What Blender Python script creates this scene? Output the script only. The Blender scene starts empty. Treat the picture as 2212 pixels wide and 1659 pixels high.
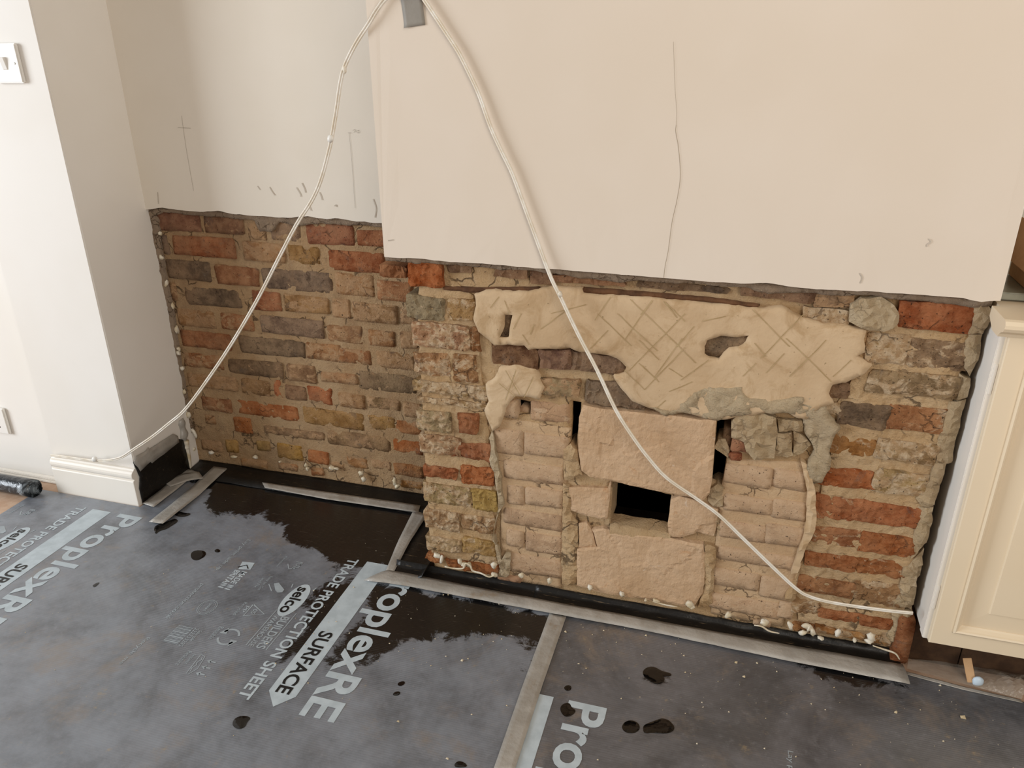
import bpy, bmesh, math, random
from mathutils import Vector, Matrix, noise
from mathutils.geometry import delaunay_2d_cdt

# ------------------------------------------------------------------ camera, light, exposure
scene = bpy.context.scene
COL = scene.collection
IMW, IMH = 2212.0, 1659.0
CAM = Vector((0.70264, -1.43047, 1.18717)); YAW, PITCH, ROLL, FPX = 0.28987, 0.40194, -0.00684, 1649.906
FW = Vector((-math.sin(YAW)*math.cos(PITCH), math.cos(YAW)*math.cos(PITCH), -math.sin(PITCH)))
_r = Vector((math.cos(YAW), math.sin(YAW), 0)); _u = _r.cross(FW)
RT = math.cos(ROLL)*_r + math.sin(ROLL)*_u
UP = -math.sin(ROLL)*_r + math.cos(ROLL)*_u
cam_data = bpy.data.cameras.new('camera'); cam = bpy.data.objects.new('camera', cam_data); COL.objects.link(cam)
cam_data.sensor_width = 36.0; cam_data.lens = FPX/IMW*36.0; cam_data.clip_start = 0.02
cam.matrix_world = Matrix(((RT.x, UP.x, -FW.x, CAM.x), (RT.y, UP.y, -FW.y, CAM.y), (RT.z, UP.z, -FW.z, CAM.z), (0, 0, 0, 1)))
scene.camera = cam

world = bpy.data.worlds.new('room_light'); scene.world = world; world.use_nodes = True
world.node_tree.nodes['Background'].inputs[0].default_value = (1.0, 0.95, 0.89, 1)
world.node_tree.nodes['Background'].inputs[1].default_value = 0.46

def area(name, loc, target, sx, sy, watts, col):
    l = bpy.data.lights.new(name, 'AREA'); l.shape = 'RECTANGLE'; l.size = sx; l.size_y = sy
    l.energy = watts; l.color = col
    o = bpy.data.objects.new(name, l); COL.objects.link(o); o.location = loc
    o.rotation_euler = (Vector(target)-Vector(loc)).to_track_quat('-Z', 'Y').to_euler()
    return o
area('window_daylight', (-4.2, -2.1, 1.5), (0.4, -0.2, 0.7), 2.0, 2.1, 235, (0.86, 0.93, 1.0))
area('rear_fill_light', (2.3, -3.0, 1.5), (-.7, .3, .35), 1.5, 1.5, 50, (1.0, 0.95, 0.88))  # unseen fill added behind the camera to brighten the alcove
area('ceiling_lamp_light', (1.35, -1.5, 2.45), (0.9, -0.2, 0.5), 0.9, 0.9, 11, (1.0, 0.86, 0.68))

vs = scene.view_settings
vs.view_transform = 'Standard'; vs.look = 'None'; vs.gamma = 1.0; vs.use_curve_mapping = False
vs.exposure = -0.33

# ------------------------------------------------------------------ helpers
rnd = random.Random(7)
def at(px, axis, value):
    d = FW + RT*((px[0]-IMW/2)/FPX) - UP*((px[1]-IMH/2)/FPX)
    t = (value - CAM[axis])/d[axis]
    return CAM + d*t
def zoomed(ox, oy, s):
    return lambda x, y: (ox+x*s, oy+y*s)
Z1 = zoomed(300, 420, .28029); Z2 = zoomed(340, 700, .28029); Z3 = zoomed(860, 520, .28029); Z4 = zoomed(1380, 560, .36166)
Z5 = zoomed(860, 860, .28029); Z6 = zoomed(1440, 840, .28933); Z7 = zoomed(1040, 1120, .29837); Z8 = zoomed(1480, 1120, .33092)
ZP = zoomed(0, 0, 1.0)
def lin(h):
    h = h.lstrip('#'); out = []
    for i in (0, 2, 4):
        c = int(h[i:i+2], 16)/255
        out.append(c/12.92 if c <= .04045 else ((c+.055)/1.055)**2.4)
    return out
def col(h, a=1.0): return (*lin(h), a)

def link(name, me, mat=None, parent=None):
    o = bpy.data.objects.new(name, me); COL.objects.link(o)
    if mat and me is not None: me.materials.append(mat)
    if parent is not None: o.parent = parent
    return o
def tag(o, label=None, cat=None, group=None, kind=None):
    if label: o['label'] = label
    if cat: o['category'] = cat
    if group: o['group'] = group
    if kind: o['kind'] = kind
    return o
def empty(name, loc):
    o = bpy.data.objects.new(name, None); COL.objects.link(o); o.location = loc; o.empty_display_size = .05
    return o
def child(name, me, mat, parent):
    """part built in world coordinates under a parent that may sit away from the origin"""
    o = link(name, me, mat, parent)
    o.matrix_parent_inverse = Matrix.Translation(parent.location).inverted()
    return o
def mesh(name, verts, faces, smooth=False):
    me = bpy.data.meshes.new(name); me.from_pydata([tuple(v) for v in verts], [], faces); me.update()
    if smooth:
        for p in me.polygons: p.use_smooth = True
    return me
def bm_mesh(name, bm, smooth=False):
    me = bpy.data.meshes.new(name); bmesh.ops.recalc_face_normals(bm, faces=bm.faces); bm.to_mesh(me); bm.free()
    if smooth:
        for p in me.polygons: p.use_smooth = True
    return me
def boxes(name, specs, bevel=0.0):
    bm = bmesh.new()
    for (x0, x1, y0, y1, z0, z1) in specs:
        r = bmesh.ops.create_cube(bm, size=1.0)
        for v in r['verts']:
            v.co = Vector(((x0+x1)/2+v.co.x*(x1-x0), (y0+y1)/2+v.co.y*(y1-y0), (z0+z1)/2+v.co.z*(z1-z0)))
    if bevel: bmesh.ops.bevel(bm, geom=list(bm.edges), offset=bevel, segments=2, affect='EDGES')
    return bm_mesh(name, bm)

def nz(x, y, z, s, seed=0): return noise.noise(Vector((x*s+seed*7.13, y*s+seed*3.7, z*s+seed*1.9)))
def fr(x, y, z, s, seed=0, o=4): return noise.fractal(Vector((x*s+seed*7.13, y*s+seed*3.7, z*s+seed*1.9)), 0.8, 2.1, o)

def inside(p, loops):
    x, y = p; c = False
    for lp in loops:
        n = len(lp); j = n-1
        for i in range(n):
            xi, yi = lp[i]; xj, yj = lp[j]
            if (yi > y) != (yj > y) and x < (xj-xi)*(y-yi)/(yj-yi)+xi: c = not c
            j = i
    return c
def resample(lp, sp, jit, seed, closed=True):
    out = []; n = len(lp)
    for i in range(n if closed else n-1):
        a = lp[i]; b = lp[(i+1) % n]; L = math.hypot(b[0]-a[0], b[1]-a[1]); k = max(1, int(round(L/sp)))
        for j in range(k):
            t = j/k; out.append((a[0]+(b[0]-a[0])*t, a[1]+(b[1]-a[1])*t))
    if jit:
        out = [(x+jit*(nz(x, y, 0, 22, seed)+.7*nz(x, y, 5, 60, seed)), y+jit*(nz(x, y, 9, 22, seed)+.7*nz(x, y, 14, 60, seed))) for x, y in out]
    return out
def cdt(loops, sp, seed=0, jit=.3):
    pts = []; edges = []
    for lp in loops:
        b = len(pts); n = len(lp); pts += lp; edges += [(b+i, b+(i+1) % n) for i in range(n)]
    nb = len(pts)
    r = random.Random(seed)
    xs = [p[0] for p in loops[0]]; ys = [p[1] for p in loops[0]]
    cell = {}
    for p in pts: cell.setdefault((int(p[0]//sp), int(p[1]//sp)), []).append(p)
    nx = int((max(xs)-min(xs))/sp)+1; ny = int((max(ys)-min(ys))/sp)+1
    for i in range(nx+1):
        for j in range(ny+1):
            q = (min(xs)+(i+.5+r.uniform(-jit, jit))*sp, min(ys)+(j+.5+r.uniform(-jit, jit))*sp)
            cx, cy = int(q[0]//sp), int(q[1]//sp); ok = True
            for a in (-1, 0, 1):
                for b in (-1, 0, 1):
                    for c in cell.get((cx+a, cy+b), ()):
                        if (c[0]-q[0])**2+(c[1]-q[1])**2 < (.55*sp)**2: ok = False
            if ok and inside(q, loops): pts.append(q)
    vo, eo, fo, ov, oe, of = delaunay_2d_cdt([Vector(p) for p in pts], edges, [], 0, 1e-7)
    bset = set()
    for i, o in enumerate(ov):
        if any(k < nb for k in o): bset.add(i)
    tri = []
    for f in fo:
        c = ((vo[f[0]].x+vo[f[1]].x+vo[f[2]].x)/3, (vo[f[0]].y+vo[f[1]].y+vo[f[2]].y)/3)
        if inside(c, loops):
            a, b, d = [vo[k] for k in f]
            if (b.x-a.x)*(d.y-a.y)-(b.y-a.y)*(d.x-a.x) < 0: f = [f[0], f[2], f[1]]
            tri.append(list(f))
    return [(v.x, v.y) for v in vo], bset, tri

def piece(name, loops, y, depth, mat, parent=None, sp=.011, rough=.003, rnded=.004, seed=0, color=None, freq=30, jit=.002, relief=None, smooth=True, resamp=True, local=True):
    """a slab standing in the wall: outline loops in (x, z), front at y, uneven face, sides going back by depth"""
    if resamp: loops = [resample(l, sp*.8, jit, seed+k) for k, l in enumerate(loops)]
    v2, bset, tri = cdt(loops, sp, seed)
    xs = [p[0] for p in loops[0]]; zs = [p[1] for p in loops[0]]
    c = Vector(((min(xs)+max(xs))/2, y, (min(zs)+max(zs))/2)) if local else Vector((0, 0, 0))
    verts = []; used = sorted({k for t in tri for k in t}); mp = {k: i for i, k in enumerate(used)}
    for k in used:
        x, z = v2[k]
        if relief: d = relief(x, z)
        else: d = rough*(1.2*fr(x, z, 0, freq, seed)+.9*fr(x, z, 3, freq*3, seed, 3))
        if k in bset: d += rnded
        verts.append(Vector((x-c.x, y+d-c.y, z-c.z)))
    faces = [[mp[k] for k in t] for t in tri]
    cnt = {}
    for t in faces:
        for i in range(3):
            a, b = t[i], t[(i+1) % 3]; cnt[(a, b)] = 1
    back = {}
    def bk(i):
        if i not in back:
            back[i] = len(verts); v = verts[i]; verts.append(Vector((v.x, y+depth-c.y, v.z)))
        return back[i]
    for (a, b) in list(cnt):
        if (b, a) not in cnt: faces.append([b, a, bk(a), bk(b)])
    me = mesh(name, verts, faces, smooth)
    o = link(name, me, mat, parent); o.location = c
    if parent is not None: o.matrix_parent_inverse = Matrix.Translation(parent.location).inverted()
    if color: o.color = color
    return o
def rect_loop(x0, z0, x1, z1, r, seed=0, irr=0.0):
    q = random.Random(seed); j = lambda: q.uniform(-irr, irr)
    r = min(r, (x1-x0)*.4, (z1-z0)*.4)
    P = [(x0+r, z0), (x1-r, z0), (x1, z0+r), (x1, z1-r), (x1-r, z1), (x0+r, z1), (x0, z1-r), (x0, z0+r)]
    return [(a+j(), b+j()) for a, b in P]
def poly(pts, zf, y): return [(lambda v: (v.x, v.z))(at(zf(*p), 1, y)) for p in pts]

def catmull(P, n=8):
    P = [Vector(p) for p in P]; Q = [2*P[0]-P[1]]+P+[2*P[-1]-P[-2]]; out = []
    for i in range(1, len(Q)-2):
        a, b, c, d = Q[i-1:i+3]
        for k in range(n):
            t = k/n; out.append(.5*((2*b)+(c-a)*t+(2*a-5*b+4*c-d)*t*t+(3*b-a-3*c+d)*t**3))
    out.append(P[-1]); return out
def tube(P, rad, seg=8, verts=None, faces=None, cap=True):
    verts = [] if verts is None else verts; faces = [] if faces is None else faces
    prev = None; b0 = len(verts); n = len(P)
    for i, p in enumerate(P):
        t = (P[min(i+1, n-1)]-P[max(i-1, 0)]).normalized()
        if prev is None: a = t.orthogonal().normalized()
        else: a = (prev-t*prev.dot(t)).normalized()
        prev = a; b = t.cross(a); r = rad(i/(n-1)) if callable(rad) else rad
        for k in range(seg):
            th = 2*math.pi*k/seg; verts.append(p+a*(r*math.cos(th))+b*(r*math.sin(th)))
    for i in range(n-1):
        for k in range(seg):
            faces.append([b0+i*seg+k, b0+i*seg+(k+1) % seg, b0+(i+1)*seg+(k+1) % seg, b0+(i+1)*seg+k])
    if cap:
        faces.append([b0+k for k in range(seg)][::-1]); faces.append([b0+(n-1)*seg+k for k in range(seg)])
    return verts, faces
def ribbon(P, w, nrm, verts=None, faces=None):
    """thin flat stroke along P (world points) facing nrm"""
    verts = [] if verts is None else verts; faces = [] if faces is None else faces
    b0 = len(verts); n = len(P); N = Vector(nrm)
    for i, p in enumerate(P):
        t = (P[min(i+1, n-1)]-P[max(i-1, 0)]).normalized(); s = t.cross(N).normalized()*(w/2)
        verts += [p-s, p+s]
    for i in range(n-1): faces.append([b0+2*i, b0+2*i+1, b0+2*i+3, b0+2*i+2])
    return verts, faces
def blob(c, r, seed, amp=.35, sub=2, rot=0.0):
    bm = bmesh.new(); bmesh.ops.create_icosphere(bm, subdivisions=sub, radius=1.0)
    R = Matrix.Rotation(rot, 3, 'Y')
    for v in bm.verts:
        k = 1+amp*1.4*nz(v.co.x, v.co.y, v.co.z, 1.4, seed); p = v.co*k
        v.co = R @ Vector((p.x*r[0], p.y*r[1], p.z*r[2]))
    return bm_mesh('blob', bm, True)

# ------------------------------------------------------------------ materials
class NT:
    def __init__(s, name):
        s.m = bpy.data.materials.new(name); s.m.use_nodes = True; s.t = s.m.node_tree; s.t.nodes.clear()
        s.out = s.n('ShaderNodeOutputMaterial'); s.b = s.n('ShaderNodeBsdfPrincipled'); s.l(s.b.outputs[0], s.out.inputs[0])
        s.tc = s.n('ShaderNodeTexCoord')
    def n(s, k): return s.t.nodes.new(k)
    def l(s, a, b): s.t.links.new(a, b)
    def set(s, inp, v):
        if hasattr(v, 'is_output'): s.l(v, inp)
        else: inp.default_value = v
    def noise(s, vec, scale, detail=4, rough=.6, dist=0.0):
        k = s.n('ShaderNodeTexNoise'); s.set(k.inputs['Vector'], vec); k.inputs['Scale'].default_value = scale
        k.inputs['Detail'].default_value = detail; k.inputs['Roughness'].default_value = rough; k.inputs['Distortion'].default_value = dist
        return k.outputs['Fac']
    def vor(s, vec, scale, feat='F1'):
        k = s.n('ShaderNodeTexVoronoi'); k.feature = feat; s.set(k.inputs['Vector'], vec); k.inputs['Scale'].default_value = scale
        return k.outputs['Distance']
    def cracks(s, vec, scale, w, mask_scale, lo=.5, hi=.6):
        d = s.n('ShaderNodeTexNoise'); s.set(d.inputs['Vector'], vec); d.inputs['Scale'].default_value = scale*1.6; d.inputs['Detail'].default_value = 5
        m = s.n('ShaderNodeVectorMath'); m.operation = 'MULTIPLY_ADD'; s.l(d.outputs['Color'], m.inputs[0]); m.inputs[1].default_value = (.9/scale,)*3; s.set(m.inputs[2], vec)
        e = s.vor(m.outputs[0], scale, 'DISTANCE_TO_EDGE')
        return s.math('MULTIPLY', s.map(e, w*.3, w, 1.0, 0.0), s.map(s.noise(vec, mask_scale, 3), lo, hi))
    def map(s, v, a, b, c=0.0, d=1.0, smooth=True):
        k = s.n('ShaderNodeMapRange'); k.interpolation_type = 'SMOOTHSTEP' if smooth else 'LINEAR'
        for i, q in enumerate((v, a, b, c, d)): s.set(k.inputs[i], q)
        return k.outputs[0]
    def math(s, op, a, b=0.0):
        k = s.n('ShaderNodeMath'); k.operation = op; s.set(k.inputs[0], a); s.set(k.inputs[1], b); return k.outputs[0]
    def mix(s, f, a, b, mode='MIX'):
        k = s.n('ShaderNodeMix'); k.data_type = 'RGBA'; k.blend_type = mode
        s.set(k.inputs[0], f); s.set(k.inputs[6], a); s.set(k.inputs[7], b); return k.outputs[2]
    def scale(s, vec, sc):
        k = s.n('ShaderNodeMapping'); s.set(k.inputs['Vector'], vec); k.inputs['Scale'].default_value = sc; return k.outputs[0]
    def bump(s, h, strength, dist=.01, nrm=None):
        k = s.n('ShaderNodeBump'); k.inputs['Strength'].default_value = strength; k.inputs['Distance'].default_value = dist
        s.set(k.inputs['Height'], h)
        if nrm is not None: s.l(nrm, k.inputs['Normal'])
        return k.outputs[0]
    def fin(s, base=None, rough=None, normal=None, spec=None):
        if base is not None: s.set(s.b.inputs['Base Color'], base)
        if rough is not None: s.set(s.b.inputs['Roughness'], rough)
        if normal is not None: s.l(normal, s.b.inputs['Normal'])
        if spec is not None: s.b.inputs['Specular IOR Level'].default_value = spec
        return s.m
    def pos(s):
        k = s.n('ShaderNodeNewGeometry'); return k.outputs['Position']

def m_paint(name, h, h2, bump=.05, rough=.6, marks=0.0):
    t = NT(name); P = t.pos()
    c = t.mix(t.map(t.noise(P, 2.2, 3), .3, .7), col(h), col(h2))
    if marks:
        f = t.map(t.noise(P, 9, 5, .7), .66, .8, 0, marks); c = t.mix(f, c, col('b7a68c'))
    return t.fin(c, rough, t.bump(t.noise(P, 260, 3), bump, .002), .3)
M = {}
M['paint_cream'] = m_paint('cream_wall_paint', 'ddd0c1', 'd9cbba', .06, .62, .12)
M['paint_alcove'] = m_paint('off_white_wall_paint', 'ded5c8', 'd9cfc0', .06, .62, .1)
M['paint_white'] = m_paint('white_wall_paint', 'e9e4dd', 'e5dfd6', .05, .6)
M['gloss_white'] = m_paint('white_gloss_paint', 'ece6dd', 'e8e0d4', .02, .32)
M['cabinet_cream'] = m_paint('cream_cabinet_paint', 'e4d2b6', 'e1ceb0', .015, .38)
M['plastic_white'] = m_paint('white_plastic', 'e8e4de', 'e6e2da', .0, .35)

def m_brick(name, sa, sb, bump=.8, burnt=.45, dusty=0.0, grime=.42):
    t = NT(name); oi = t.n('ShaderNodeObjectInfo')
    k = t.n('ShaderNodeCombineXYZ'); r = t.math('MULTIPLY', oi.outputs['Random'], 40.0)
    t.l(r, k.inputs[0]); t.l(r, k.inputs[1]); t.l(t.math('MULTIPLY', oi.outputs['Random'], -23.0), k.inputs[2])
    add = t.n('ShaderNodeVectorMath'); add.operation = 'ADD'; t.l(t.tc.outputs['Object'], add.inputs[0]); t.l(k.outputs[0], add.inputs[1])
    V = add.outputs[0]
    base = oi.outputs['Color']
    dark = t.mix(1.0, base, col('cfc6c2'), 'MULTIPLY'); lite = t.mix(.25, base, col('cfa67c'))
    c = t.mix(t.map(t.noise(V, 18, 5, .68), .36, .64), dark, lite)
    c = t.mix(t.map(t.noise(V, 70, 5, .7, .6), .42, .68, 0, .6), c, t.mix(.35, base, col('b08a68')))
    c = t.mix(t.map(t.noise(V, 22, 6, .68, .4), .58, .68, 0, burnt), c, col('6e6258'))        # burnt patches
    sm = t.math('SUBTRACT', 1.02, t.math('MULTIPLY', oi.outputs['Alpha'], .56))
    n2 = t.noise(t.scale(V, (1, 1, 1.5)), 26, 7, .68, .6)
    f = t.map(n2, t.math('SUBTRACT', sm, .26), t.math('SUBTRACT', sm, .16), 0, .88)
    c = t.mix(f, c, t.mix(t.map(t.noise(V, 60, 4, .7), .35, .65), col(sa), col(sb)))            # mortar smear
    W = t.pos(); dirt = t.map(t.noise(W, 7, 7, .7, .5), .47, .66, 0, grime); c = t.mix(dirt, c, t.mix(t.noise(W, 50, 4), col('86684f'), col('a58465')))
    if dusty: c = t.mix(dusty, c, col('c6a788'))
    crk = t.cracks(V, 20, .035, 15, .56, .64); c = t.mix(t.math('MULTIPLY', crk, .5 if not dusty else .12), c, col('48352a'))
    pit = t.map(t.noise(V, 190, 3, .6), .645, .70, 0, .85); c = t.mix(pit, c, col('3d2d26'))
    pale = t.map(t.noise(V, 150, 4, .6), .67, .74, 0, .5); c = t.mix(pale, c, col('d2c0a2'))
    h = t.math('SUBTRACT', t.math('ADD', t.noise(V, 60, 8, .74), t.math('MULTIPLY', t.noise(V, 220, 4, .7), .5)), t.math('MULTIPLY', t.math('ADD', pit, crk), .5))
    return t.fin(c, .95, t.bump(h, bump, .012), .1)
M['brick_jamb'] = m_brick('dusted_old_brick', 'c09c74', 'dcc3a2', .9, .45, 0, .2)
M['brick_infill'] = m_brick('limewashed_brick', 'bd9c7a', 'caac8c', .55, .15, .42, .25)
M['brick'] = m_brick('old_brick', 'b08a64', 'c29d77', .8)

def m_mortar(name, a, b, c3, sc=1.0, bump=.6, pits=.6, grime=.3, cr=.75):
    t = NT(name); P = t.pos()
    c = t.mix(t.map(t.noise(P, 9*sc, 5, .65), .32, .68), col(a), col(b))
    c = t.mix(t.map(t.noise(P, 38*sc, 5, .7), .55, .75, 0, .7), c, col(c3))
    c = t.mix(t.map(t.noise(P, 7, 7, .7, .5), .47, .66, 0, grime), c, t.mix(t.noise(P, 50, 4), col('8a6d53'), col('a98a6a')))
    pit = t.map(t.noise(P, 120, 4, .65), .64, .73, 0, pits); c = t.mix(pit, c, col('54422f'))
    crk = t.cracks(P, 17*sc, .045, 11, .50, .60); c = t.mix(t.math('MULTIPLY', crk, cr), c, col('4c3a2a'))
    gr = t.map(t.noise(P, 260, 2), .66, .74, 0, .5); c = t.mix(gr, c, col('d8c7a4'))
    h = t.math('ADD', t.noise(P, 60, 7, .72), t.math('MULTIPLY', t.noise(P, 240, 4, .7), .55))
    h = t.math('SUBTRACT', h, t.math('MULTIPLY', crk, .6*cr))
    return t.fin(c, .95, t.bump(h, bump, .012), .12)
M['mortar'] = m_mortar('lime_mortar_alcove', 'c09b72', 'ccab84', 'a68460', 1.0, .9, .6, .42)
M['mortar_breast'] = m_mortar('lime_mortar_breast', 'c8a478', 'd4b58d', 'b08c62', 1.0, .8, .6, .25)
M['cement'] = m_mortar('grey_cement', 'b79e7b', 'c5ae8d', '9c8462', 1.4, .7, .5, .3, .35)
M['undercoat'] = m_mortar('plaster_undercoat', '917e6b', 'a18d78', '735f4f', 2.0, .7)
M['rough_cement'] = m_mortar('broken_cement', 'd0b793', 'dcc6a4', 'bda27c', 1.6, .9, .4, .2, .3)
def m_render():
    t = NT('scratched_render_coat'); P = t.pos()
    c = t.mix(t.map(t.noise(P, 5, 4, .6), .35, .65), col('bb9f7d'), col('c9af8e'))
    c = t.mix(t.map(t.noise(P, 13, 7, .7, .9), .48, .66, 0, .75), c, col('ab8d68'))
    c = t.mix(t.map(t.noise(P, 11, 5, .6), .64, .74, 0, .5), c, col('cbb898'))
    c = t.mix(t.map(t.noise(P, 140, 3), .69, .75, 0, .7), c, col('7a6748'))
    h = t.math('ADD', t.noise(P, 30, 6, .65), t.math('MULTIPLY', t.noise(P, 200, 3), .25))
    return t.fin(c, .9, t.bump(h, .22, .01), .15)
M['render'] = m_render()
def m_stone():
    t = NT('dusty_stone_block'); P = t.pos()
    c = t.mix(t.map(t.noise(P, 7, 5, .6), .35, .65), col('b99876'), col('c7a888'))
    c = t.mix(t.map(t.noise(P, 18, 5, .65, 1.2), .6, .72, 0, .55), c, col('b98a60'))
    c = t.mix(t.map(t.noise(P, 14, 6, .6, 1.5), .66, .72, 0, .45), c, col('dccfc0'))
    c = t.mix(t.map(t.noise(P, 170, 3), .68, .75, 0, .5), c, col('8b7356'))
    h = t.math('ADD', t.noise(t.scale(P, (1.6, 1, .8)), 26, 7, .68), t.math('MULTIPLY', t.noise(P, 180, 3), .3))
    return t.fin(c, .93, t.bump(h, .5, .012), .12)
M['stone'] = m_stone()
def m_plain(name, h, rough=.6, spec=.3, metal=0.0, var=None, bump=0.0, bsc=80):
    t = NT(name); P = t.pos(); c = col(h)
    if var: c = t.mix(t.map(t.noise(P, 30, 4), .35, .65), c, col(var))
    t.b.inputs['Metallic'].default_value = metal
    return t.fin(c, rough, t.bump(t.noise(P, bsc, 4), bump, .004) if bump else None, spec)
M['soot'] = m_plain('sooty_void', '0d0b09', 1.0, .05)
M['rust'] = m_plain('rusty_iron', '4f3727', .9, .2, 0, '6a4a33', .5, 90)
M['putty'] = m_plain('white_injection_foam', 'ddd5c5', .5, .4, 0, 'c6b493', .5, 160)
M['pencil'] = m_plain('pencil_mark', '9d9387', .8)
M['scuff'] = m_plain('scuffed_paint', 'c3b8aa', .8, .2, 0, 'b3a798')
M['crack'] = m_plain('plaster_crack', 'a5947c', .9)
M['score'] = m_plain('scored_groove', 'a48b62', .95, .1, 0, 'b59d76')
M['efflorescence'] = m_plain('pale_chipped_edge', 'd6c5b0', .9, .1, 0, 'c9b293', .4, 120)
M['duct_tape'] = m_plain('grey_duct_tape', '918b82', .55, .3, 0, '8b857c', .1, 300)
M['card'] = m_plain('brown_cardboard', 'c39d76', .85, .15, 0, 'b8926b')
M['timber'] = m_plain('dark_timber', '4a3524', .8, .2, 0, '3c2a1d', .3, 40)
M['boards'] = m_plain('pale_floorboards', 'c3a68e', .6, .3, 0, 'b8977d', .1, 30)
M['counter'] = m_plain('grey_green_glass_counter', '8d8c7c', .25, .5, 0, '858473')
M['screw'] = m_plain('steel_screw', '8b8680', .35, .5, .8)
M['blue_bit'] = m_plain('pale_blue_plastic', 'c4d3df', .4, .4)
M['cable'] = m_plain('white_cable_sheath', 'e9e2d6', .4, .4, 0, 'dccfba', .2, 200)
M['flake'] = m_plain('plaster_crumb', 'd6cab4', .95, .1, 0, 'c4b08c')
M['print'] = m_plain('pale_grey_print', 'bcc6cb', .5, .3, 0, 'aeb8bd')
M['print_faint'] = m_plain('faint_grey_print', 'a3acb1', .5, .3, 0, '989fa3')

def m_sheet():
    t = NT('dusty_black_fluted_sheet'); P = t.pos()
    at_ = t.n('ShaderNodeAttribute'); at_.attribute_name = 'wet'
    st = t.scale(P, (3, 60, 1))
    streak = t.noise(st, 4, 4, .6)
    d = t.map(t.noise(P, 4.5, 8, .72, .5), .36, .66)
    c = t.mix(d, col('414245'), col('6b6b6f'))
    c = t.mix(t.map(streak, .42, .68, 0, .4), c, col('545457'))
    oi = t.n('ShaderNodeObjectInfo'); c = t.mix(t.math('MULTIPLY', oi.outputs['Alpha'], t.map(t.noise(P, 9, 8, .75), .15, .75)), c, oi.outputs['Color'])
    br = t.map(t.noise(P, 5.5, 8, .74, .4), .53, .70, 0, .6); c = t.mix(br, c, col('86786a'))
    c = t.mix(t.map(t.noise(P, 60, 6, .8), .52, .7, 0, .3), c, col('8d8d90'))
    c = t.mix(t.map(t.noise(P, 24, 7, .75), .60, .72, 0, .55), c, col('9c8868'))
    c = t.mix(t.map(t.noise(P, 8, 7, .7, .6), .58, .72, 0, .4), c, col('3c3d41'))
    scr = t.map(t.noise(t.scale(P, (5, 90, 1)), 5, 2, .5), .7, .76, 0, .45); c = t.mix(scr, c, col('77756f'))
    w = t.math('ADD', at_.outputs['Fac'], t.math('MULTIPLY', t.math('SUBTRACT', t.noise(P, 13, 8, .72, .6), .5), .16))
    w = t.math('ADD', w, t.math('MULTIPLY', t.math('SUBTRACT', t.noise(t.scale(P, (4, 40, 1)), 4, 4, .6), .5), .022))
    wet = t.map(w, -.007, .010)
    sc2 = t.map(t.noise(t.scale(P, (6, 110, 1)), 4, 3, .5), .64, .72, 0, .4)
    c = t.mix(wet, c, t.mix(sc2, col('131314'), col('6b635a')))
    ro = t.map(wet, 0, 1, .34, .2)
    fl = t.n('ShaderNodeTexWave'); fl.bands_direction = 'Y'; t.l(P, fl.inputs['Vector']); fl.inputs['Scale'].default_value = 62; fl.inputs['Distortion'].default_value = .3
    h = t.math('ADD', t.math('MULTIPLY', fl.outputs['Fac'], .12), t.noise(P, 12, 4))
    return t.fin(c, ro, t.bump(h, .16, .006), .75)
M['sheet'] = m_sheet()
def m_membrane():
    t = NT('black_membrane'); P = t.pos()
    c = t.mix(t.map(t.noise(t.scale(P, (5, 70, 60)), 4, 4, .6), .63, .72, 0, .55), col('181512'), col('7a664c'))
    c = t.mix(t.map(t.noise(P, 14, 4), .6, .75, 0, .35), c, col('2c2824'))
    return t.fin(c, .38, t.bump(t.noise(P, 18, 5), .35, .01), .3)
M['membrane'] = m_membrane()
def m_tape():
    t = NT('translucent_grey_tape'); P = t.pos()
    c = t.mix(t.map(t.noise(P, 14, 4), .35, .65), col('b3ada4'), col('a09a91'))
    c = t.mix(t.map(t.noise(P, 7, 5, .7), .6, .72, 0, .6), c, col('937d62'))
    t.b.inputs['Alpha'].default_value = .9
    return t.fin(c, .3, t.bump(t.noise(P, 26, 5), .5, .008), .6)
M['tape'] = m_tape()
def m_poly():
    t = NT('clear_polythene'); P = t.pos()
    t.b.inputs['Alpha'].default_value = .42
    return t.fin(col('a89d8e'), .18, t.bump(t.noise(P, 30, 3), .4, .01), .6)
M['polythene'] = m_poly()
def m_water():
    t = NT('black_water_spot'); P = t.pos()
    return t.fin(col('0e0c0b'), .08, t.bump(t.noise(P, 60, 2), .1, .003), .5)
M['water'] = m_water()
def m_roll():
    t = NT('black_plastic_film'); P = t.pos()
    c = t.mix(t.map(t.noise(P, 25, 4, .6, .5), .55, .7), col('24272a'), col('8f979c'))  # pale blotches put white reflections into the black film's colour
    return t.fin(c, .22, t.bump(t.noise(P, 30, 4), .5, .01), .5)
M['roll'] = m_roll()

# ------------------------------------------------------------------ dimensions
D = .3328; HB = .806; WB = 1.1417; XP = -.88; YP = .1006; XPL = -1.178; TOPZ = 2.5
YB = .0195      # brick face of the chimney breast
YA = D+.0200    # brick face of the alcove

# ------------------------------------------------------------------ setting
fl = link('floor', boxes('floor', [(-3.2, 3.0, -3.0, 1.0, -.05, 0)]), M['boards']); tag(fl, kind='structure')

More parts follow.
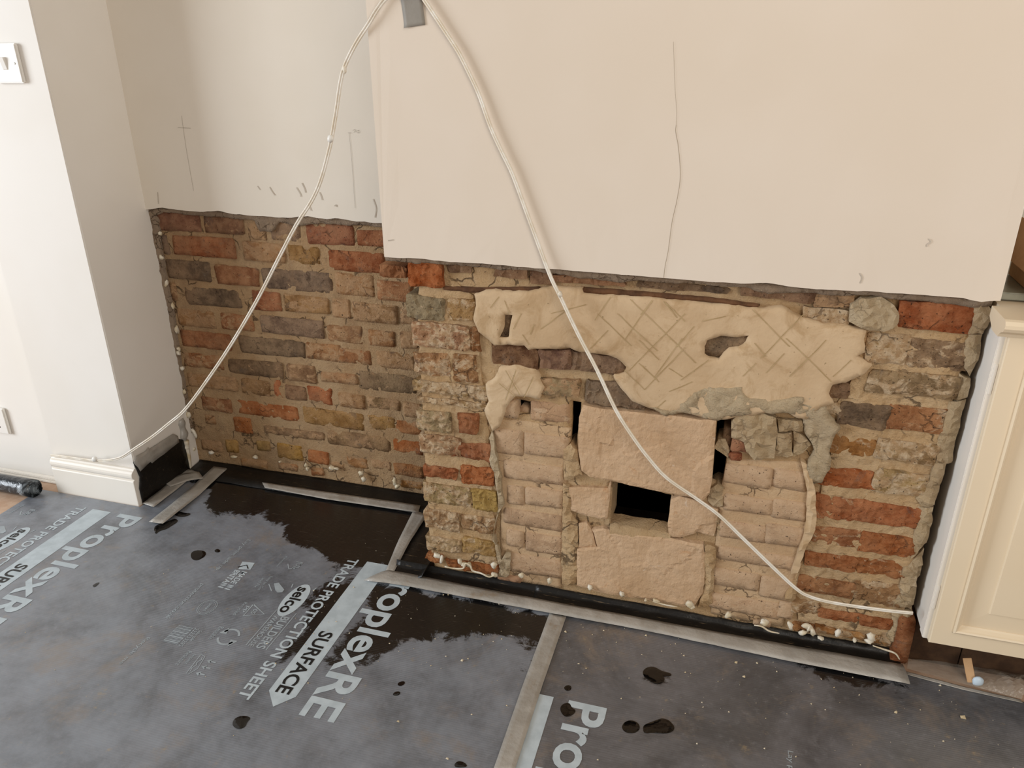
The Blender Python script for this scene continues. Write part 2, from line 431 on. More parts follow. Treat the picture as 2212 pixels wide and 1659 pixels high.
# alcove back wall
w_alc = link('wall_alcove', boxes('wall_alcove', [(-1.1, .2, D+.05, D+.3, 0, TOPZ)]), M['undercoat']); tag(w_alc, kind='structure')
edge = [(v.x, v.z) for v in (at(q, 1, D) for q in [(318, 452), (350, 449), (400, 455), (433, 458), (470, 456), (510, 462), (560, 466), (620, 470), (665, 467), (705, 473), (730, 471), (770, 478), (824, 483), (900, 488)])]
lp = resample(edge, .012, .0022, 3, False)+[edge[-1]]
piece('plaster_skim', [[(XP-.02, lp[0][1])]+lp+[(.1, lp[-1][1]), (.1, TOPZ), (XP-.02, TOPZ)]], D, .06, M['paint_alcove'], w_alc, sp=.09, rough=.0006, rnded=0, resamp=False, freq=4, smooth=False)
def mortar_relief(seed, amp, freq=26):
    return lambda x, z: amp*(1.1*fr(x, z, 0, freq, seed)+.8*fr(x, z, 3, freq*2.7, seed, 3))
piece('mortar_bed', [[(XP-.02, -.01), (.16, -.01), (.16, HB+.03), (XP-.02, HB+.03)]], D+.0235, .05, M['mortar'], w_alc, sp=.011, relief=mortar_relief(11, .0017), seed=1)
# grey undercoat left hanging under the skim edge, and down the corner
und = [(318, 449), (430, 452), (560, 460), (700, 467), (830, 478), (900, 484), (900, 497), (826, 492), (760, 487), (690, 484), (640, 488), (600, 478), (585, 500), (560, 502), (548, 478), (500, 472), (430, 466), (350, 458), (330, 468)]
piece('undercoat_edge', [poly(und, ZP, D+.012)], D+.012, .03, M['undercoat'], w_alc, sp=.008, rough=.003, rnded=.003, seed=5, jit=.003)
cor = [(306, 430), (312, 430), (322, 452), (338, 475), (343, 520), (352, 580), (364, 640), (374, 700), (385, 770), (395, 830), (404, 885), (412, 930), (418, 990), (425, 1010), (405, 1010), (398, 940), (388, 860), (376, 790), (366, 730), (352, 660), (338, 580), (322, 500)]
piece('undercoat_edge', [poly(cor, ZP, D+.010)], D+.010, .03, M['undercoat'], w_alc, sp=.008, rough=.003, rnded=.002, seed=6, jit=.003)

# chimney breast
w_br = link('wall_chimney_breast', boxes('wall_chimney_breast', [(.004, WB-.004, .022, D+.3, HB+.012, TOPZ), (.062, .19, .125, D+.06, 0, HB+.012), (.98, 1.115, .125, D+.3, 0, HB+.012)]), M['undercoat']); tag(w_br, kind='structure')
edge = [(v.x, v.z) for v in (at(q, 1, 0) for q in [(828.5, 555), (860, 557), (905, 558), (960, 564), (1010, 568), (1080, 573), (1180, 580), (1250, 586), (1330, 592), (1380, 596), (1435, 601), (1500, 606), (1560, 610), (1600, 612), (1655, 611), (1700, 618), (1763, 625), (1820, 628), (1900, 631), (2000, 638), (2080, 644), (2120, 652), (2150, 649), (2159, 650)])]
lp = resample(edge, .012, .0014, 4, False)+[edge[-1]]
piece('plaster_skim', [[(0, lp[0][1])]+lp[1:-1]+[(WB, lp[-1][1]), (WB, TOPZ), (0, TOPZ)]], 0, .024, M['paint_cream'], w_br, sp=.09, rough=.0006, rnded=0, resamp=False, freq=4, smooth=False)
link_side = boxes('plaster_return', [(0, .004, .02, D+.02, HB, TOPZ), (WB-.004, WB, .02, D+.3, HB, TOPZ)]); child('plaster_return', link_side, M['paint_cream'], w_br)

slotL = [(1236, 866), (1256, 870), (1254, 900), (1249, 930), (1246, 962), (1233, 962), (1235, 920)]
slotR = [(1549, 906), (1580, 906), (1578, 940), (1570, 980), (1566, 1030), (1558, 1048), (1538, 1040), (1543, 980)]
gapL = [(1116, 862), (1146, 868), (1146, 895), (1120, 893)]
vent = [(1321, 1041), (1454, 1070), (1448, 1154), (1316, 1130)]
slit = [(1275, 872), (1380, 878), (1480, 884), (1540, 893), (1542, 914), (1470, 903), (1380, 895), (1275, 884)]
YM = .033
holes = [poly(h, ZP, YM) for h in (slotL, slotR, gapL, vent, slit)]
piece('mortar_bed', [[(.058, -.01), (1.118, -.01), (1.118, HB+.015), (.058, HB+.015)]]+holes, YM-.002, .016, M['mortar_breast'], w_br, sp=.010, relief=mortar_relief(21, .0018), seed=2, jit=.001)
# the sooty hollow behind the infill
bm = bmesh.new(); r = bmesh.ops.create_cube(bm, size=1.0)
for v in r['verts']: v.co = Vector((.585+v.co.x*.79, .29+v.co.y*.35, .38+v.co.z*.78))
bmesh.ops.delete(bm, geom=[f for f in bm.faces if f.normal.y < -.9], context='FACES')
me = bpy.data.meshes.new('hearth_void'); bm.to_mesh(me); bm.free(); child('hearth_void', me, M['soot'], w_br)

# left pier with its skirting, wall beyond, right alcove
w_l = link('wall_left', boxes('wall_left', [(XPL, XP, YP, D+.4, 0, TOPZ)], .003), M['paint_white']); tag(w_l, kind='structure')
w_f = link('wall_far_left', boxes('wall_far_left', [(-3.0, XPL-.001, .142, D+.4, 0, TOPZ)]), M['paint_white']); tag(w_f, kind='structure')
w_r = link('wall_right', boxes('wall_right', [(WB, 2.6, D+.25, D+.45, 0, TOPZ)]), M['paint_alcove']); tag(w_r, kind='structure')
prof = [(0, 0), (-.018, 0), (-.018, .080), (-.0165, .083), (-.013, .0845), (-.013, .0875), (-.0165, .089), (-.019, .094), (-.0195, .100), (-.018, .106), (-.014, .1105), (-.009, .113), (-.006, .1165), (0, .1175)]
xs_ = [(XPL+.002, .6), (XPL+.004, .85), (XPL+.008, 1.0), (XP-.3*.3, 1.0), (XP-.002, 1.0), (XP, .97)]
V = []; Fc = []; n = len(prof)
for (x, k) in xs_:
    V += [Vector((x, YP-.0005+y*k, z)) for y, z in prof]
for i in range(len(xs_)-1):
    for k in range(n): Fc.append([i*n+k, i*n+(k+1) % n, (i+1)*n+(k+1) % n, (i+1)*n+k])
Fc += [list(range(n))[::-1], [(len(xs_)-1)*n+k for k in range(n)]]
bm = bmesh.new(); me = mesh('baseboard_left', V, Fc); bm.from_mesh(me); bpy.data.meshes.remove(me)
bb = link('baseboard_left', bm_mesh('baseboard_left', bm), M['gloss_white']); tag(bb, kind='structure')
tr = link('trim_1', boxes('trim_1', [(-3.0, XPL-.002, .126, .142, 0, .012), (-3.0, XPL-.002, .118, .126, 0, .006)], .002), M['gloss_white']); tag(tr, kind='structure')

# ------------------------------------------------------------------ bricks of the alcove (child pieces of the wall)
seedc = [100]
def bricks(lst, zf, y, parent, rough=.0011, rnded=.0012, depth=.09, gain=1.06, smear=.35, jit=.0014, sp=.0105, irr=.002, name='brick', mat='brick', freq=30, smooth=True, pull=.13, sma=0.0):
    for e in lst:
        (a, b, c_, d_), h = e[0], e[1]; sm = e[2] if len(e) > 2 else smear; sm = min(1.0, sm+sma); yo = e[3] if len(e) > 3 else 0.0
        seedc[0] += 1; s = seedc[0]
        yy = y+yo+random.Random(s).uniform(-.002, .002)
        p = at(zf(a, b), 1, yy); q = at(zf(c_, d_), 1, yy)
        if q.x-p.x < .008 or p.z-q.z < .008: continue
        lpz = [rect_loop(p.x, q.z, q.x, p.z, .004, s, irr)]
        k = col(h, sm); tn = lin('b6946f'); pl_ = pull; k = tuple((k[i]*(1-pl_)+tn[i]*pl_)*gain for i in range(3))+(sm,)
        piece(name, lpz, yy, depth, M[mat], parent, sp=sp, rough=rough, rnded=rnded, seed=s, color=k, jit=jit, freq=freq, smooth=smooth)

A1 = [((115, 128, 485, 295), '71443a', .1), ((490, 163, 812, 315), '75503f', .3), ((830, 190, 990, 360), '85714f', .8), ((1000, 198, 1250, 368), '877260', .45), ((1285, 222, 1665, 402), '87452f', .15), ((1672, 272, 1905, 412), '925030', .2),
 ((165, 312, 240, 465), '5d5450', .2), ((247, 313, 752, 500), '9c5836', .15), ((790, 362, 1130, 530), '9d7048', .65), ((1140, 390, 1398, 545), '96713c', .3), ((1457, 425, 1902, 612), '97502b', .15), ((1932, 495, 2090, 640), '8f5838', .3),
 ((200, 498, 556, 672), '62574b', .15), ((575, 543, 928, 712), '8f5b3d', .3), ((938, 566, 1492, 762), '62574e', .2), ((1505, 602, 1815, 790), '9b6e45', .6), ((1830, 665, 2110, 832), '935c38', .45),
 ((228, 680, 302, 822), '8a6548', .6), ((340, 708, 796, 882), '5c5348', .1), ((862, 738, 1102, 906), '945233', .3), ((1108, 772, 1468, 932), '967042', .5), ((1478, 802, 1630, 962), '95663a', .7), ((1640, 828, 1992, 1002), '886641', .6), ((2006, 868, 2150, 1012), '83664a', .6),
 ((282, 878, 592, 1036), '946a40', .6), ((622, 912, 892, 1062), '9b6240', .5), ((927, 938, 1432, 1112), '796657', .25), ((1446, 998, 1728, 1152), '956c48', .5), ((1760, 1036, 1972, 1186), '94643a', .5), ((2010, 1056, 2150, 1196), '8a6644', .6)]
A2 = [((170, 42, 578, 212), '965836', .3), ((625, 92, 1142, 272), '6b5d4c', .15), ((1142, 143, 1418, 296), '95653c', .55), ((1380, 183, 1650, 322), '986139', .5), ((1680, 206, 1985, 362), '8d6941', .6),
 ((182, 214, 512, 362), '935c38', .5), ((540, 262, 972, 422), '685744', .35), ((986, 308, 1228, 462), '87674a', .5), ((1250, 366, 1542, 476), '986c48', .6), ((1546, 362, 2000, 546), '71624b', .3),
 ((225, 376, 622, 522), '956c40', .75), ((640, 418, 872, 562), '886844', .5), ((886, 428, 972, 582), 'a5542b', .2), ((976, 464, 1150, 597), '82624a', .3), ((1152, 474, 1352, 622), 'a25229', .15), ((1386, 528, 1602, 662), '916b44', .6), ((1612, 558, 1872, 672), '7f6846', .6), ((1890, 600, 2040, 730), '8a6644', .6),
 ((330, 558, 577, 687), '8c593a', .5), ((606, 583, 1092, 752), 'a55a29', .1), ((1116, 638, 1592, 827), '96713c', .35), ((1622, 698, 1832, 832), 'a07a40', .4), ((1822, 738, 2040, 862), '995a2a', .35),
 ((578, 713, 732, 852), 'a75e29', .3), ((360, 700, 452, 782), '98653a', .6), ((820, 777, 1288, 907), '765e46', .5), ((1302, 813, 1800, 990), '7a6143', .5), ((1815, 883, 2050, 1012), 'aa5c25', .2),
 ((518, 888, 628, 1002), 'a58040', .3), ((758, 898, 868, 987), 'a88a50', .4), ((918, 918, 1122, 1062), 'b48a3a', .2), ((1153, 968, 1322, 1092), 'a65a27', .2), ((1458, 1018, 1622, 1122), '9b6732', .5), ((1818, 1068, 2050, 1192), 'a26632', .4),
 ((640, 1030, 852, 1122), 'a0703a', .7), ((928, 1068, 1082, 1142), 'a0683c', .7), ((1180, 1108, 1282, 1182), 'a76434', .5), ((1868, 1198, 2060, 1282), 'b27a34', .5), ((330, 890, 500, 990), '94704a', .9), ((1330, 1060, 1450, 1130), '8a6744', .8), ((1640, 1040, 1800, 1130), '86674a', .8)]
bricks(A1, Z1, YA, w_alc, gain=1.28)
bricks(A2, Z2, YA+.0005, w_alc, rough=.0018, rnded=.0016, jit=.0022, gain=1.28)

# the courses run on behind the corner of the breast
for i_, h_ in enumerate(['96643c', '87593f', '8f6a48', '7a6654', '955a38', '8f6d48', '6d6152', '94603a', '8a6a4a', '97673e']):
    x0_ = -.046 if i_ % 2 else -.040; z0_ = .040+.0745*i_
    piece('brick', [rect_loop(x0_, z0_, .075, z0_+.062, .004, 700+i_, .002)], YA, .09, M['brick'], w_alc, sp=.0105, rough=.0012, rnded=.0014, seed=700+i_, color=col(h_, .4))

# ------------------------------------------------------------------ chimney breast: jamb bricks, lintel, render, infill
J1 = [((65, 160, 338, 372), 'a9541f', .15, -.003), ((-160, 190, 60, 300), '8f5632', .4, .02),
 ((50, 422, 358, 628), '948a6e', .5), ((368, 438, 602, 622), '9a7848', .7),
 ((92, 632, 545, 852), 'a4795a', .75), ((548, 668, 622, 870), '98663c', .6),
 ((108, 862, 392, 1062), 'a87c54', .75), ((418, 868, 612, 1098), '9a6e44', .65),
 ((102, 1064, 692, 1232), 'a58a5c', .85)]
bricks(J1, Z3, YB, w_br, rough=.0038, gain=1.25, rnded=.003, depth=.105, irr=.003, jit=.003, freq=38, sp=.0062, mat='brick_jamb', smooth=False, sma=-.2, pull=.06)
J2 = [((140, -20, 690, 90), 'a98c60', .9), ((132, 92, 412, 276), 'a0906c', .7), ((452, 118, 625, 292), '9a5630', .4),
 ((160, 278, 482, 462), 'a5805e', .75), ((402, 332, 735, 502), 'a05d3a', .45),
 ((180, 512, 452, 642), 'a45c35', .5), ((478, 518, 745, 692), 'a85826', .25),
 ((185, 652, 562, 862), 'a08c60', .75), ((570, 698, 752, 892), 'a78a44', .5),
 ((195, 862, 472, 1042), 'a3825e', .8), ((480, 898, 752, 1062), 'a3805a', .7),
 ((205, 1062, 482, 1212), 'a38c66', .8), ((488, 1078, 765, 1242), 'a7864c', .6),
 ((212, 1204, 345, 1275), 'a8683a', .4), ((365, 1238, 765, 1376), 'a45a26', .35)]
bricks(J2, Z5, YB, w_br, rough=.0042, gain=1.25, rnded=.003, depth=.105, irr=.003, jit=.003, freq=38, sp=.0062, mat='brick_jamb', smooth=False, sma=-.2, pull=.06)
# course above the lintel
T3 = [((380, 172, 560, 262), '6d5140', .3, .004), ((560, 185, 738, 262), '40332a', .1, .012), ((742, 192, 998, 302), '80604a', .35), ((1008, 222, 1190, 348), '6b4a39', .3), ((1190, 262, 1745, 352), '7e4c32', .3), ((1850, 300, 2230, 388), '37302a', .05, .006)]
bricks(T3, Z3, YB, w_br, rough=.003, rnded=.003, irr=.003, jit=.003, smooth=False, freq=40)
T4 = [((0, 128, 545, 202), '3b3630', .05, .005), ((608, 162, 1050, 262), '745747', .35), ((1055, 190, 1275, 292), '857058', .6)]
bricks(T4, Z4, YB, w_br, rough=.003, rnded=.003, irr=.003, jit=.003, smooth=False, freq=40)
# undercoat strip below the skim
und = [(828, 553), (905, 557), (1010, 567), (1180, 579), (1380, 595), (1600, 611), (1763, 624), (1900, 630), (2000, 637), (2100, 648), (2150, 648), (2146, 660), (2100, 665), (2000, 652), (1930, 645), (1880, 640), (1800, 640), (1763, 634), (1660, 636), (1600, 622), (1500, 615), (1440, 612), (1380, 606), (1330, 612), (1270, 603), (1205, 594), (1150, 584), (1080, 583), (1010, 575), (950, 571), (880, 568), (832, 566)]
piece('undercoat_edge', [poly(und, ZP, .012)], .012, .03, M['undercoat'], w_br, sp=.008, rough=.003, rnded=.003, seed=15, jit=.0025)
# rusty lintel bar
V, Fc = [], []
bar1 = poly([(345, 348), (600, 362), (820, 362), (1085, 358), (1085, 392), (820, 394), (560, 400), (350, 378)], Z3, .024)
bar2 = poly([(1415, 368), (1800, 392), (2212, 428), (2500, 455), (2790, 500), (2760, 520), (2480, 480), (2212, 462), (1800, 430), (1415, 402)], Z3, .020)
piece('lintel_bar', [bar1], .022, .08, M['rust'], w_br, sp=.008, rough=.002, rnded=.002, seed=31, jit=.001)
piece('lintel_bar', [bar2], .018, .08, M['rust'], w_br, sp=.008, rough=.002, rnded=.002, seed=32, jit=.001)

# big coat of scratched render over the lintel
YR = .0125
ren = [(1023, 632), (1067, 628), (1110, 630), (1163, 629), (1200, 620), (1258, 622), (1262, 634), (1350, 640), (1480, 651), (1570, 660), (1644, 667), (1690, 664), (1727, 683), (1781, 700), (1832, 706), (1872, 716), (1868, 762), (1846, 770), (1883, 791), (1865, 810), (1828, 828), (1799, 828), (1789, 849), (1800, 868), (1772, 880), (1742, 905), (1720, 903), (1700, 890), (1640, 893), (1579, 903), (1553, 907), (1525, 902), (1478, 887), (1441, 894), (1402, 884), (1364, 865), (1334, 834), (1322, 814), (1348, 809), (1353, 795), (1334, 775), (1297, 764), (1247, 761), (1230, 753), (1182, 755), (1140, 758), (1129, 748), (1067, 747), (1056, 736), (1034, 716), (1025, 688), (1028, 660)]
h1 = [(1521, 750), (1530, 735), (1560, 725), (1590, 728), (1615, 726), (1610, 740), (1595, 752), (1575, 753), (1562, 763), (1550, 775), (1532, 772), (1522, 765)]
h2 = [(1090, 682), (1106, 681), (1105, 703), (1100, 728), (1078, 731), (1086, 708)]
def render_relief(x, z): return .0026*fr(x, z, 0, 7, 41)+.0011*fr(x, z, 2, 30, 42, 3)
piece('render_coat', [poly(ren, ZP, YR), poly(h1, ZP, YR), poly(h2, ZP, YR)], YR, .025, M['render'], w_br, sp=.009, relief=render_relief, rnded=.0016, seed=41, jit=.0045)
ren2 = poly([(770, 990), (890, 962), (960, 980), (1050, 1000), (1118, 1130), (1085, 1232), (1030, 1215), (910, 1205), (860, 1245), (830, 1300), (815, 1350), (795, 1400), (770, 1440), (720, 1475), (690, 1410), (660, 1320), (690, 1240), (678, 1110), (740, 1068)], Z3, YR)
piece('render_coat', [ren2], YR+.003, .03, M['render'], w_br, sp=.009, relief=lambda x, z: .0016*fr(x, z, 0, 12, 43), rnded=.0014, seed=43, jit=.003)
cem = poly([(1035, 40), (1160, 70), (1215, 230), (1285, 300), (1232, 420), (1222, 580), (1155, 725), (1090, 720), (1040, 590), (1100, 480), (1030, 340), (1015, 200)], Z6, YR)
piece('cement_patch', [cem], YR+.002, .03, M['rough_cement'], w_br, sp=.008, rough=.006, rnded=.003, seed=45, jit=.005)
lowr = [(1402, 880), (1441, 886), (1480, 870), (1500, 850), (1530, 838), (1600, 838), (1620, 862), (1680, 866), (1742, 862), (1760, 880), (1742, 908), (1700, 893), (1640, 896), (1579, 905), (1553, 909), (1525, 904), (1478, 890), (1441, 897)]
piece('cement_patch', [poly(lowr, ZP, YR-.004)], YR-.003, .03, M['rough_cement'], w_br, sp=.008, rough=.005, rnded=.004, seed=46, jit=.005)
# crossed score ribbons on the render; colour carries groove shading and scratch dirt
V, Fc = [], []
def score(a, b, zf, w=.0014):
    p = at(zf(*a), 1, YR); q = at(zf(*b), 1, YR); n = 14; P = []
    for i in range(n+1):
        v = p.lerp(q, i/n); v.x += .0008*nz(v.x, v.z, 0, 40, 3); v.y = YR+render_relief(v.x, v.z)-.0009; P.append(v)
    ribbon(P, w, (0, -1, 0), V, Fc)
for a, b in [((1640, 430), (1520, 610)), ((1960, 455), (1750, 760)), ((2212, 560), (1780, 1000)), ((2050, 465), (2212, 620)), ((1790, 450), (2212, 860)), ((1690, 560), (2000, 850)), ((1540, 560), (1800, 810)), ((2212, 820), (1900, 1150)), ((1880, 960), (2010, 1090)), ((780, 430), (715, 515)), ((950, 560), (890, 680)), ((1050, 640), (1020, 720)), ((960, 720), (1010, 800)), ((1620, 690), (1480, 830)), ((1450, 490), (1180, 560)), ((1290, 540), (1100, 680)), ((820, 460), (860, 560)), ((1740, 990), (1900, 1150)), ((2060, 1230), (1980, 1300))]:
    score(a, b, Z3)
for a, b in [((80, 250), (10, 330)), ((150, 250), (230, 350)), ((0, 480), (120, 600)), ((260, 470), (90, 710)), ((330, 400), (230, 520)), ((200, 480), (340, 620)), ((0, 620), (110, 720)), ((180, 650), (260, 700)), ((420, 600), (250, 720)), ((680, 300), (900, 520)), ((980, 330), (730, 590)), ((880, 470), (1020, 600)), ((1120, 480), (900, 700)), ((1000, 580), (1150, 730)), ((700, 620), (620, 700)), ((870, 560), (760, 680)), ((520, 340), (380, 370)), ((690, 500), (760, 580)), ((1270, 600), (1160, 700)), ((320, 730), (180, 790))]:
    score(a, b, Z4)
for a, b in [((910, 1000), (830, 1230)), ((1045, 1050), (970, 1210)), ((830, 1000), (940, 1190)), ((780, 1100), (900, 1200))]:
    p = at(Z3(*a), 1, YR); q = at(Z3(*b), 1, YR)
    ribbon([p.lerp(q, i/6)+Vector((0, -.0001, 0)) for i in range(7)], 0.0015, (0, -1, 0), V, Fc)
sc_o = child('score_marks', mesh('score_marks', V, Fc), M['score'], w_br); sc_o['kind'] = 'stuff'

# bricks showing through or below the render
B3 = [((715, 806, 1062, 1002), '64402c', .05), ((1085, 835, 1335, 1012), '6b4c44', .1), ((1338, 848, 1765, 1042), '776253', .2), ((1095, 1058, 1392, 1232), '988966', .55), ((1443, 1068, 1905, 1295), '867866', .25), ((760, 570, 900, 770), '575046', .1, .003)]
bricks(B3, Z3, YB, w_br, rough=.003, rnded=.003, irr=.004, jit=.004, freq=40, smooth=False, sp=.009)
B4 = [((380, 440, 660, 610), '786b59', .1, .002)]
bricks(B4, Z4, YB, w_br, rough=.004, irr=.006)

# infill of the old fireplace: left stack, right stack, blocks
YI = .0225
M['mortar_infill'] = m_mortar('dusty_infill_mortar', 'bf9f7b', 'c8aa87', 'ad8c68', 1.5, .45, .3)
piece('mortar_bed', [poly([(1074, 905), (1150, 912), (1232, 925), (1226, 1000), (1218, 1180), (1212, 1272), (1080, 1250), (1082, 1120), (1072, 1000)], ZP, .028)], .0275, .02, M['mortar_infill'], w_br, sp=.009, rough=.0006, rnded=.001, seed=81, jit=.002)
piece('mortar_bed', [poly([(1570, 990), (1735, 1000), (1760, 1060), (1758, 1150), (1725, 1230), (1700, 1310), (1690, 1355), (1535, 1325), (1545, 1180), (1555, 1080)], ZP, .028)], .0275, .02, M['mortar_infill'], w_br, sp=.009, rough=.0006, rnded=.001, seed=82, jit=.002)
IL = [((800, 15, 922, 165), 'b89b72', .9), ((935, 60, 1012, 175), 'a08a68', .9, .02), ((1018, 22, 1322, 202), 'b08660', .45, .006), ((785, 160, 1080, 215), 'b89c74', .9), ((1075, 198, 1322, 250), 'b39a75', .9),
 ((735, 228, 965, 452), 'b2916c', .95), ((970, 268, 1312, 472), 'ac8a68', .7), ((815, 474, 1278, 682), 'ad8b6c', .75), ((838, 668, 972, 832), 'a98a6c', .8), ((978, 684, 1268, 862), 'b08c68', .75),
 ((812, 848, 1268, 1034), '9c7f64', .45), ((835, 1018, 965, 1162), 'b29068', .8), ((980, 1038, 1262, 1222), '95775c', .45), ((845, 1188, 1258, 1402), 'ab8866', .6), ((765, 1356, 948, 1436), 'a65e34', .2)]
bricks(IL, Z5, YI, w_br, rough=.0009, rnded=.0022, irr=.0015, jit=.001, mat='brick_infill', depth=.03)
IR6 = [((442, 556, 775, 752), 'b3916f', .8), ((795, 596, 1048, 776), 'b08e6e', .8), ((428, 788, 778, 954), 'b08e6c', .85), ((796, 826, 1045, 1002), 'b08c6e', .85), ((402, 982, 738, 1164), 'b0886a', .7), ((752, 1008, 1030, 1198), 'ab8a6c', .7), ((382, 1176, 985, 1372), 'b08a68', .8)]
bricks(IR6, Z6, YI, w_br, rough=.0009, rnded=.0022, irr=.0015, jit=.001, mat='brick_infill', depth=.03)
IR8 = [((188, 326, 472, 484), 'ae8c6a', .8), ((498, 382, 700, 548), 'b08e6c', .85), ((168, 488, 615, 665), 'ad8764', .7), ((612, 545, 700, 668), 'a98c66', .9), ((170, 640, 440, 700), 'a88254', .8), ((450, 668, 560, 720), 'a47a48', .8)]
bricks(IR8, Z8, YI, w_br, rough=.0009, rnded=.0022, irr=.0015, jit=.001, mat='brick_infill', depth=.03)
# rubble stones top right of the infill
def stones(lst, zf, y, nm='rubble_stone', mat='rough_cement', rough=.006, sp=.009, depth=.06, rn=.006):
    for P, yo in lst:
        seedc[0] += 1; piece(nm, [poly(P, zf, y+yo)], y+yo, depth, M[mat], w_br, sp=sp, rough=rough, rnded=rn*.6, seed=seedc[0], jit=.003, freq=34, smooth=False)
stones([([(480, 255), (560, 180), (700, 180), (820, 220), (825, 400), (800, 525), (650, 535), (590, 470), (580, 400), (490, 370)], -.004), ([(830, 330), (935, 335), (945, 500), (900, 525), (800, 510)], -.001), ([(830, 225), (900, 235), (1010, 250), (1020, 330), (930, 320), (835, 320)], .002), ([(945, 320), (1035, 370), (1090, 430), (1020, 490), (950, 510)], 0), ([(362, 450), (385, 395), (430, 390), (465, 460), (455, 522), (400, 490)], .004), ([(318, 760), (380, 720), (428, 735), (415, 895), (345, 890), (310, 850)], .004), ([(360, 900), (400, 910), (395, 1000), (420, 1040), (350, 1110), (345, 1000)], .01)], Z6, YI-.006, mat='cement')
bricks([((484, 378, 600, 482), 'a8694e', .2, -.002), ((466, 484, 556, 548), 'a5583c', .2, -.001), ((430, 290, 490, 440), '4a3528', .1, .012)], Z6, YI-.004, w_br, rough=.004)
# mortar fillets down the sides of the stacks
stones([([(1262, 400), (1330, 360), (1390, 405), (1400, 560), (1420, 600), (1300, 640), (1278, 640)], 0), ([(1270, 660), (1320, 680), (1330, 880), (1380, 960), (1390, 1200), (1375, 1440), (1262, 1450), (1250, 1350), (1262, 1000)], 0)], Z5, YI-.003, 'mortar_fillet', 'mortar_breast', .004)
stones([([(1612, 190), (1690, 210), (1700, 300), (1680, 480), (1670, 640), (1560, 650), (1590, 560), (1612, 500)], 0)], Z7, YI-.003, 'mortar_fillet', 'mortar_breast', .004)
stones([([(1005, 545), (1050, 570), (1110, 745), (1118, 900), (1110, 1050), (1040, 1220), (1000, 1300), (985, 1380), (925, 1390), (960, 1280), (1015, 1150), (1042, 1000), (1045, 780), (1030, 640)], 0)], Z6, YI-.010, 'mortar_fillet', 'render', .002, rn=.005)
stones([([(700, 430), (745, 400), (735, 460), (725, 530), (690, 545), (650, 530), (655, 490)], 0)], Z8, YI-.006, 'mortar_fillet', 'mortar_breast', .005)
stones([([(720, 260), (745, 380), (770, 500), (795, 620), (800, 760), (810, 830), (760, 900), (740, 1040), (760, 1140), (790, 1250), (830, 1180), (860, 1200), (850, 1380), (775, 1390), (760, 1240), (735, 1100), (745, 950), (770, 800), (735, 600), (700, 480), (715, 400), (690, 320)], 0)], Z5, YI-.006, 'mortar_fillet', 'rough_cement', .006)
# large dressed blocks of the infill
def stone_relief(seed, amp=.006):
    def f(x, z):
        wx = x+.02*nz(x, z, 0, 14, seed); wz = z+.02*nz(x, z, 4, 14, seed)
        P = noise.voronoi(Vector((wx*11+seed*3.1, wz*10, seed*.7)))[1][0]
        tx = nz(P.x, P.y, P.z, 3.7, seed)*1.5; tz = nz(P.x, P.y, P.z, 4.3, seed+5)*1.5; off = nz(P.x, P.y, P.z, 5.1, seed+9)
        dx = wx*11+seed*3.1-P.x; dz = wz*10-P.y
        return amp*(.55*(tx*dx+tz*dz)+.55*off)+.0012*fr(x, z, 0, 40, seed)+.0008*fr(x, z, 1, 110, seed, 3)
    return f
blk = [(1258, 874), (1300, 884), (1380, 892), (1440, 897), (1500, 904), (1547, 910), (1544, 961), (1538, 1037), (1533, 1066), (1518, 1083), (1486, 1074), (1454, 1069), (1400, 1057), (1321, 1039), (1297, 1037), (1272, 1030), (1256, 1018), (1248, 975), (1250, 902)]
def stone_block(nm, P, zf, y, seed, amp=.006, depth=.05, sp=.0062):
    return piece(nm, [poly(P, zf, y)], y, depth, M['stone'], w_br, sp=sp, relief=stone_relief(seed, amp), rnded=.002, seed=seed, jit=.0016, smooth=False)
stone_block('stone_block', blk, ZP, YI-.010, 61, .007)
stone_block('stone_block', [(1312, 692), (1420, 690), (1615, 700), (1625, 660), (1640, 650), (1625, 800), (1608, 932), (1560, 930), (1440, 905), (1330, 870)], Z5, YI-.002, 62, .004)
stone_block('stone_block', [(30, 830), (100, 800), (260, 850), (340, 890), (385, 910), (380, 980), (350, 1110), (220, 1080), (120, 1110), (20, 1110), (10, 1000)], Z6, YI-.002, 63, .006)
stone_block('stone_block', [(702, 42), (760, 32), (800, 90), (830, 205), (705, 210)], Z7, YI-.001, 64, .003)
stone_block('stone_block', [(690, 222), (840, 205), (800, 80), (880, 75), (1000, 108), (1200, 130), (1350, 142), (1500, 172), (1610, 190), (1615, 400), (1605, 540), (1540, 640), (1480, 640), (1250, 600), (1000, 560), (860, 535), (690, 490)], Z7, YI-.004, 65, .006)
# sloping dusty ledge in the vent
a, b, c_, d_ = [at(q, 1, YI) for q in [(1316, 1128), (1447, 1152), (1449, 1119), (1316, 1100)]]
zt0 = a.z-.002; V = []; Fc = []
for j in range(7):
    for i in range(15):
        u = i/14; w = j/6; x = .002+a.x+(b.x-a.x)*u; yv = YI-.002+.046*w; V.append(Vector((x, yv, zt0-.004+.003*w+.0025*fr(x, yv, 0, 40, 71))))
for j in range(6):
    for i in range(14): k = j*15+i; Fc.append([k, k+1, k+16, k+15])
V += [Vector((v.x, v.y, zt0-.03)) for v in V[:15]]; Fc += [[105+i, 106+i, i+1, i] for i in range(14)]
child('vent_ledge', mesh('vent_ledge', V, Fc, True), M['mortar_breast'], w_br)
child('vent_reveal', boxes('vent_reveal', [(a.x-.012, a.x+.002, YI+.004, .115, zt0-.01, zt0+.09), (b.x-.002, b.x+.012, YI+.004, .115, zt0-.01, zt0+.075)], .002), M['mortar_breast'], w_br)
